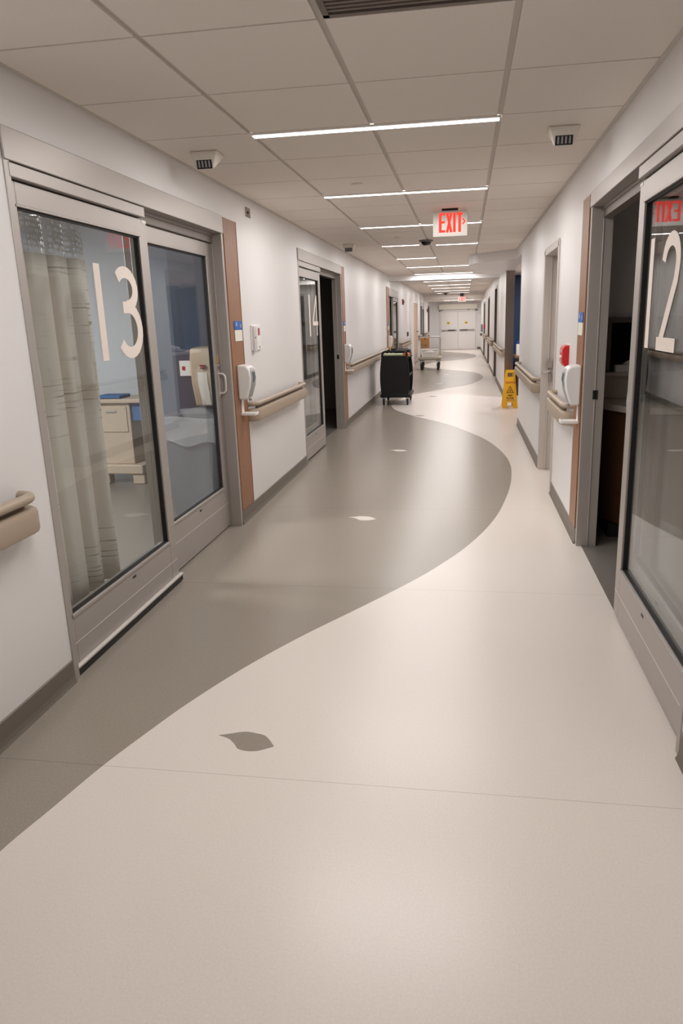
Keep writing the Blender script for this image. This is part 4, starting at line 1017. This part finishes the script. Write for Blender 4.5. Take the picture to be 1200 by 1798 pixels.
k = MB(); k.grid(lambda u, v: (1.10+.04*math.sin(u*70), 1.5+1.75*u, 1.90+.42*v), 150, 2); k.build('net_top', M['net'], t)
k = MB(); k.box(1.085, 1.115, 1.2, 3.6, 2.32, 2.35); k.build('track', M['alu_light'], t)

# ------------------------------------------------------------------ NURSE STATION ALCOVE (right)
q = MB(); q.box(XR+W, 5.0, 14.6, 14.75, 0, 2.3); q.box(4.9, 5.05, 9.0, 14.7, 0, 2.3)
tag(q.build('wall_station', M['navy'], loc=(2.5,14.6,0)), 'navy blue wall of the nurse station alcove', 'wall', kind='structure')
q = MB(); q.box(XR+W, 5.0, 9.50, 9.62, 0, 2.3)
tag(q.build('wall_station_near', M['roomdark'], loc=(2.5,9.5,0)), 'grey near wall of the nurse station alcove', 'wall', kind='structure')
for i_, (x, y, lb) in enumerate(((2.4, 11.0, 'recessed round light over the nurse station desk'), (3.4, 13.0, 'recessed round light at the back of the nurse station'), (1.35, 12.6, 'recessed round light near the steel wall end of the alcove'))):
    t = thing('recessed_light', (x, y, 2.25), lb, 'light', 'round lights in the nurse station ceiling')
    MB().lathe([(.075,0),(.075,-.004),(.062,-.006)], (x,y,2.25)).build('trim_ring', M['white'], t)
    MB().quad((x-.045,y-.045,2.2425),(x-.045,y+.045,2.2425),(x+.045,y+.045,2.2425),(x+.045,y-.045,2.2425)).build('lamp', M['down_led'] if 'down_led' in M else M.setdefault('down_led', emis('downlight', (.95,.95,1,1), 700)), t)
t = thing('station_column', (2.48, 13.8, 0), 'steel clad column standing in the nurse station', 'column', kind='structure')
k = MB(); k.box(2.34, 2.62, 13.7, 13.96, 0, 2.25); k.build('shaft', M['steel'], t, bevel=.004)
t = thing('station_desk', (1.6, 12.0, 0), 'wood fronted nurse station desk inside the alcove', 'desk')
k = MB(); k.box(1.40, 1.46, 9.95, 12.9, 0, .98); k.build('front_panel', M['wood'], t)
k = MB(); k.box(1.32, 1.66, 9.9, 12.95, .98, 1.02); k.build('ledge', M['counter'], t, bevel=.004)
k = MB(); k.box(1.46, 2.2, 9.95, 12.9, .70, .74); k.build('worktop', M['wood'], t, bevel=.004)
t = thing('side_desk', (1.6, 13.6, 0), 'low brown desk in the alcove against the navy wall', 'desk')
k = MB(); k.box(.93, 2.3, 13.2, 13.95, .70, .74); k.build('worktop', M['wood'], t, bevel=.004)
k = MB(); k.box(1.02, 2.2, 13.25, 13.29, .05, .70); k.build('modesty_panel', M['wood_dark'], t)
k = MB(); k.box(2.2, 2.24, 13.3, 13.9, 0, .70); k.build('leg', M['wood_dark'], t)
k = MB(); k.box(.98, 1.02, 13.3, 13.9, 0, .70); k.build('leg', M['wood_dark'], t)
t = thing('desk_phone', (1.55, 11.55, 1.02), 'grey desk phone on the nurse station ledge', 'phone')
k = MB(); k.hexa([(1.38,11.4,1.021),(1.60,11.4,1.021),(1.60,11.68,1.021),(1.38,11.68,1.021),(1.38,11.4,1.05),(1.60,11.4,1.10),(1.60,11.68,1.10),(1.38,11.68,1.05)]); k.build('base', M['grey'], t, bevel=.006)
k = MB(); k.tube([(1.39,11.45,1.085),(1.44,11.45,1.105),(1.54,11.45,1.125),(1.59,11.45,1.125)], [.026,.018,.018,.026], 10); k.build('receiver', M['white'], t)
t = thing('sharps_box', (1.55, 10.9, 1.02), 'red sharps box on the nurse station ledge', 'box')
k = MB(); k.hexa([(1.42,10.82,1.021),(1.58,10.82,1.021),(1.58,10.98,1.021),(1.42,10.98,1.021),(1.40,10.80,1.20),(1.60,10.80,1.20),(1.60,11.0,1.20),(1.40,11.0,1.20)]); k.build('body', M['red'], t, bevel=.006)
k = MB(); k.box(1.395,1.605,10.795,11.005,1.20,1.225); k.build('lid', M['white'], t, bevel=.005)
# equipment seen past the steel wall end
t = thing('desk_printer', (1.15, 13.5, .74), 'white printer on the alcove desk beside the steel wall end', 'printer')
k = MB(); k.box(1.04, 1.42, 13.3, 13.75, .741, .98); k.build('body', M['white2'], t, bevel=.02, seg=3)
k = MB(); k.hexa([(1.08,13.32,.98),(1.38,13.32,.98),(1.38,13.5,.98),(1.08,13.5,.98),(1.08,13.36,1.02),(1.38,13.36,1.02),(1.38,13.5,1.06),(1.08,13.5,1.06)]); k.build('paper_tray', M['grey'], t)
t = thing('glove_box', (1.0, 13.36, .74), 'white box with blue gloves on the alcove desk', 'box')
k = MB(); k.box(.955, 1.03, 13.3, 13.42, .741, .95); k.build('carton', M['white'], t, bevel=.004)
k = MB(); k.tube([(.975,13.36,.95),(.985,13.36,.985),(1.02,13.35,.99),(1.04,13.35,.965)], [.018,.022,.018,.008], 8); k.build('glove', M['inkblue'], t)
t = thing('wall_monitor', (1.25, 14.58, 1.15), 'dark monitor on the navy wall of the alcove', 'monitor')
k = MB(); k.box(1.13, 1.75, 14.53, 14.575, 1.12, 1.62); k.build('bezel', M['black2'], t, bevel=.006)
k = MB(); k.box(1.155, 1.725, 14.526, 14.531, 1.145, 1.595); k.build('screen', M['screen'], t)
k = MB(); k.box(1.35, 1.5, 14.575, 14.6, 1.25, 1.45); k.build('bracket', M['alu_dark'], t)
t = thing('task_lamp', (1.2, 14.2, .74), 'white jointed task lamp on the alcove desk', 'lamp')
k = MB(); k.lathe([(.07,0),(.07,.015),(.02,.025)], (1.24,13.86,.741)); k.build('base', M['white'], t)
k = MB(); k.tube([(1.24,13.86,.76),(1.20,13.86,1.0),(1.16,13.86,1.12)], .014, 8); k.build('arm', M['white'], t)
k = MB(); k.lathe([(.02,.10),(.045,.06),(.075,0),(.07,0)], (1.16,13.86,1.10)); k.build('shade', M['white2'], t)

# ------------------------------------------------------------------ CAMERA
yaw, pitch, roll = 0.15794612883604808, 0.23955020311726172, -0.029738249158873558
fwd = Vector((-math.sin(yaw)*math.cos(pitch), math.cos(yaw)*math.cos(pitch), -math.sin(pitch)))
right = Vector((math.cos(yaw), math.sin(yaw), 0)); up = right.cross(fwd)
r2 = math.cos(roll)*right + math.sin(roll)*up; u2 = -math.sin(roll)*right + math.cos(roll)*up
cd = bpy.data.cameras.new('camera'); cam = bpy.data.objects.new('camera', cd); COL.objects.link(cam)
mw = Matrix((r2, u2, -fwd)).transposed().to_4x4(); mw.translation = Vector((0, 0, CAMZ)); cam.matrix_world = mw
cd.sensor_fit = 'HORIZONTAL'; cd.sensor_width = 36; cd.lens = 1201.247/1200*36
cd.shift_x = -28.69/1200; cd.shift_y = -42.98/1200; cd.clip_start = .05; cd.clip_end = 100
S.camera = cam
for m_ in M.values():
    if m_.name.startswith(('room_led', 'down')): m_.cycles.emission_sampling = 'FRONT_BACK'
    if m_.name.startswith('led'): m_.cycles.emission_sampling = 'NONE'

# ------------------------------------------------------------------ WORLD / VIEW
w = bpy.data.worlds.new('world'); S.world = w; w.use_nodes = True
w.node_tree.nodes['Background'].inputs[0].default_value = (.5, .5, .5, 1); w.node_tree.nodes['Background'].inputs[1].default_value = 0.02
S.view_settings.view_transform = 'Standard'; S.view_settings.look = 'None'; S.view_settings.gamma = 1.0; S.view_settings.exposure = 0.42
cy = S.cycles
cy.use_denoising = True; cy.max_bounces = 12; cy.diffuse_bounces = 6; cy.glossy_bounces = 5; cy.transparent_max_bounces = 16; cy.transmission_bounces = 6
cy.sample_clamp_indirect = 4.0; cy.sample_clamp_direct = 12.0; cy.blur_glossy = 1.0; cy.caustics_reflective = False; cy.caustics_refractive = False
for o in COL.objects:
    if '_o' in o: del o['_o']
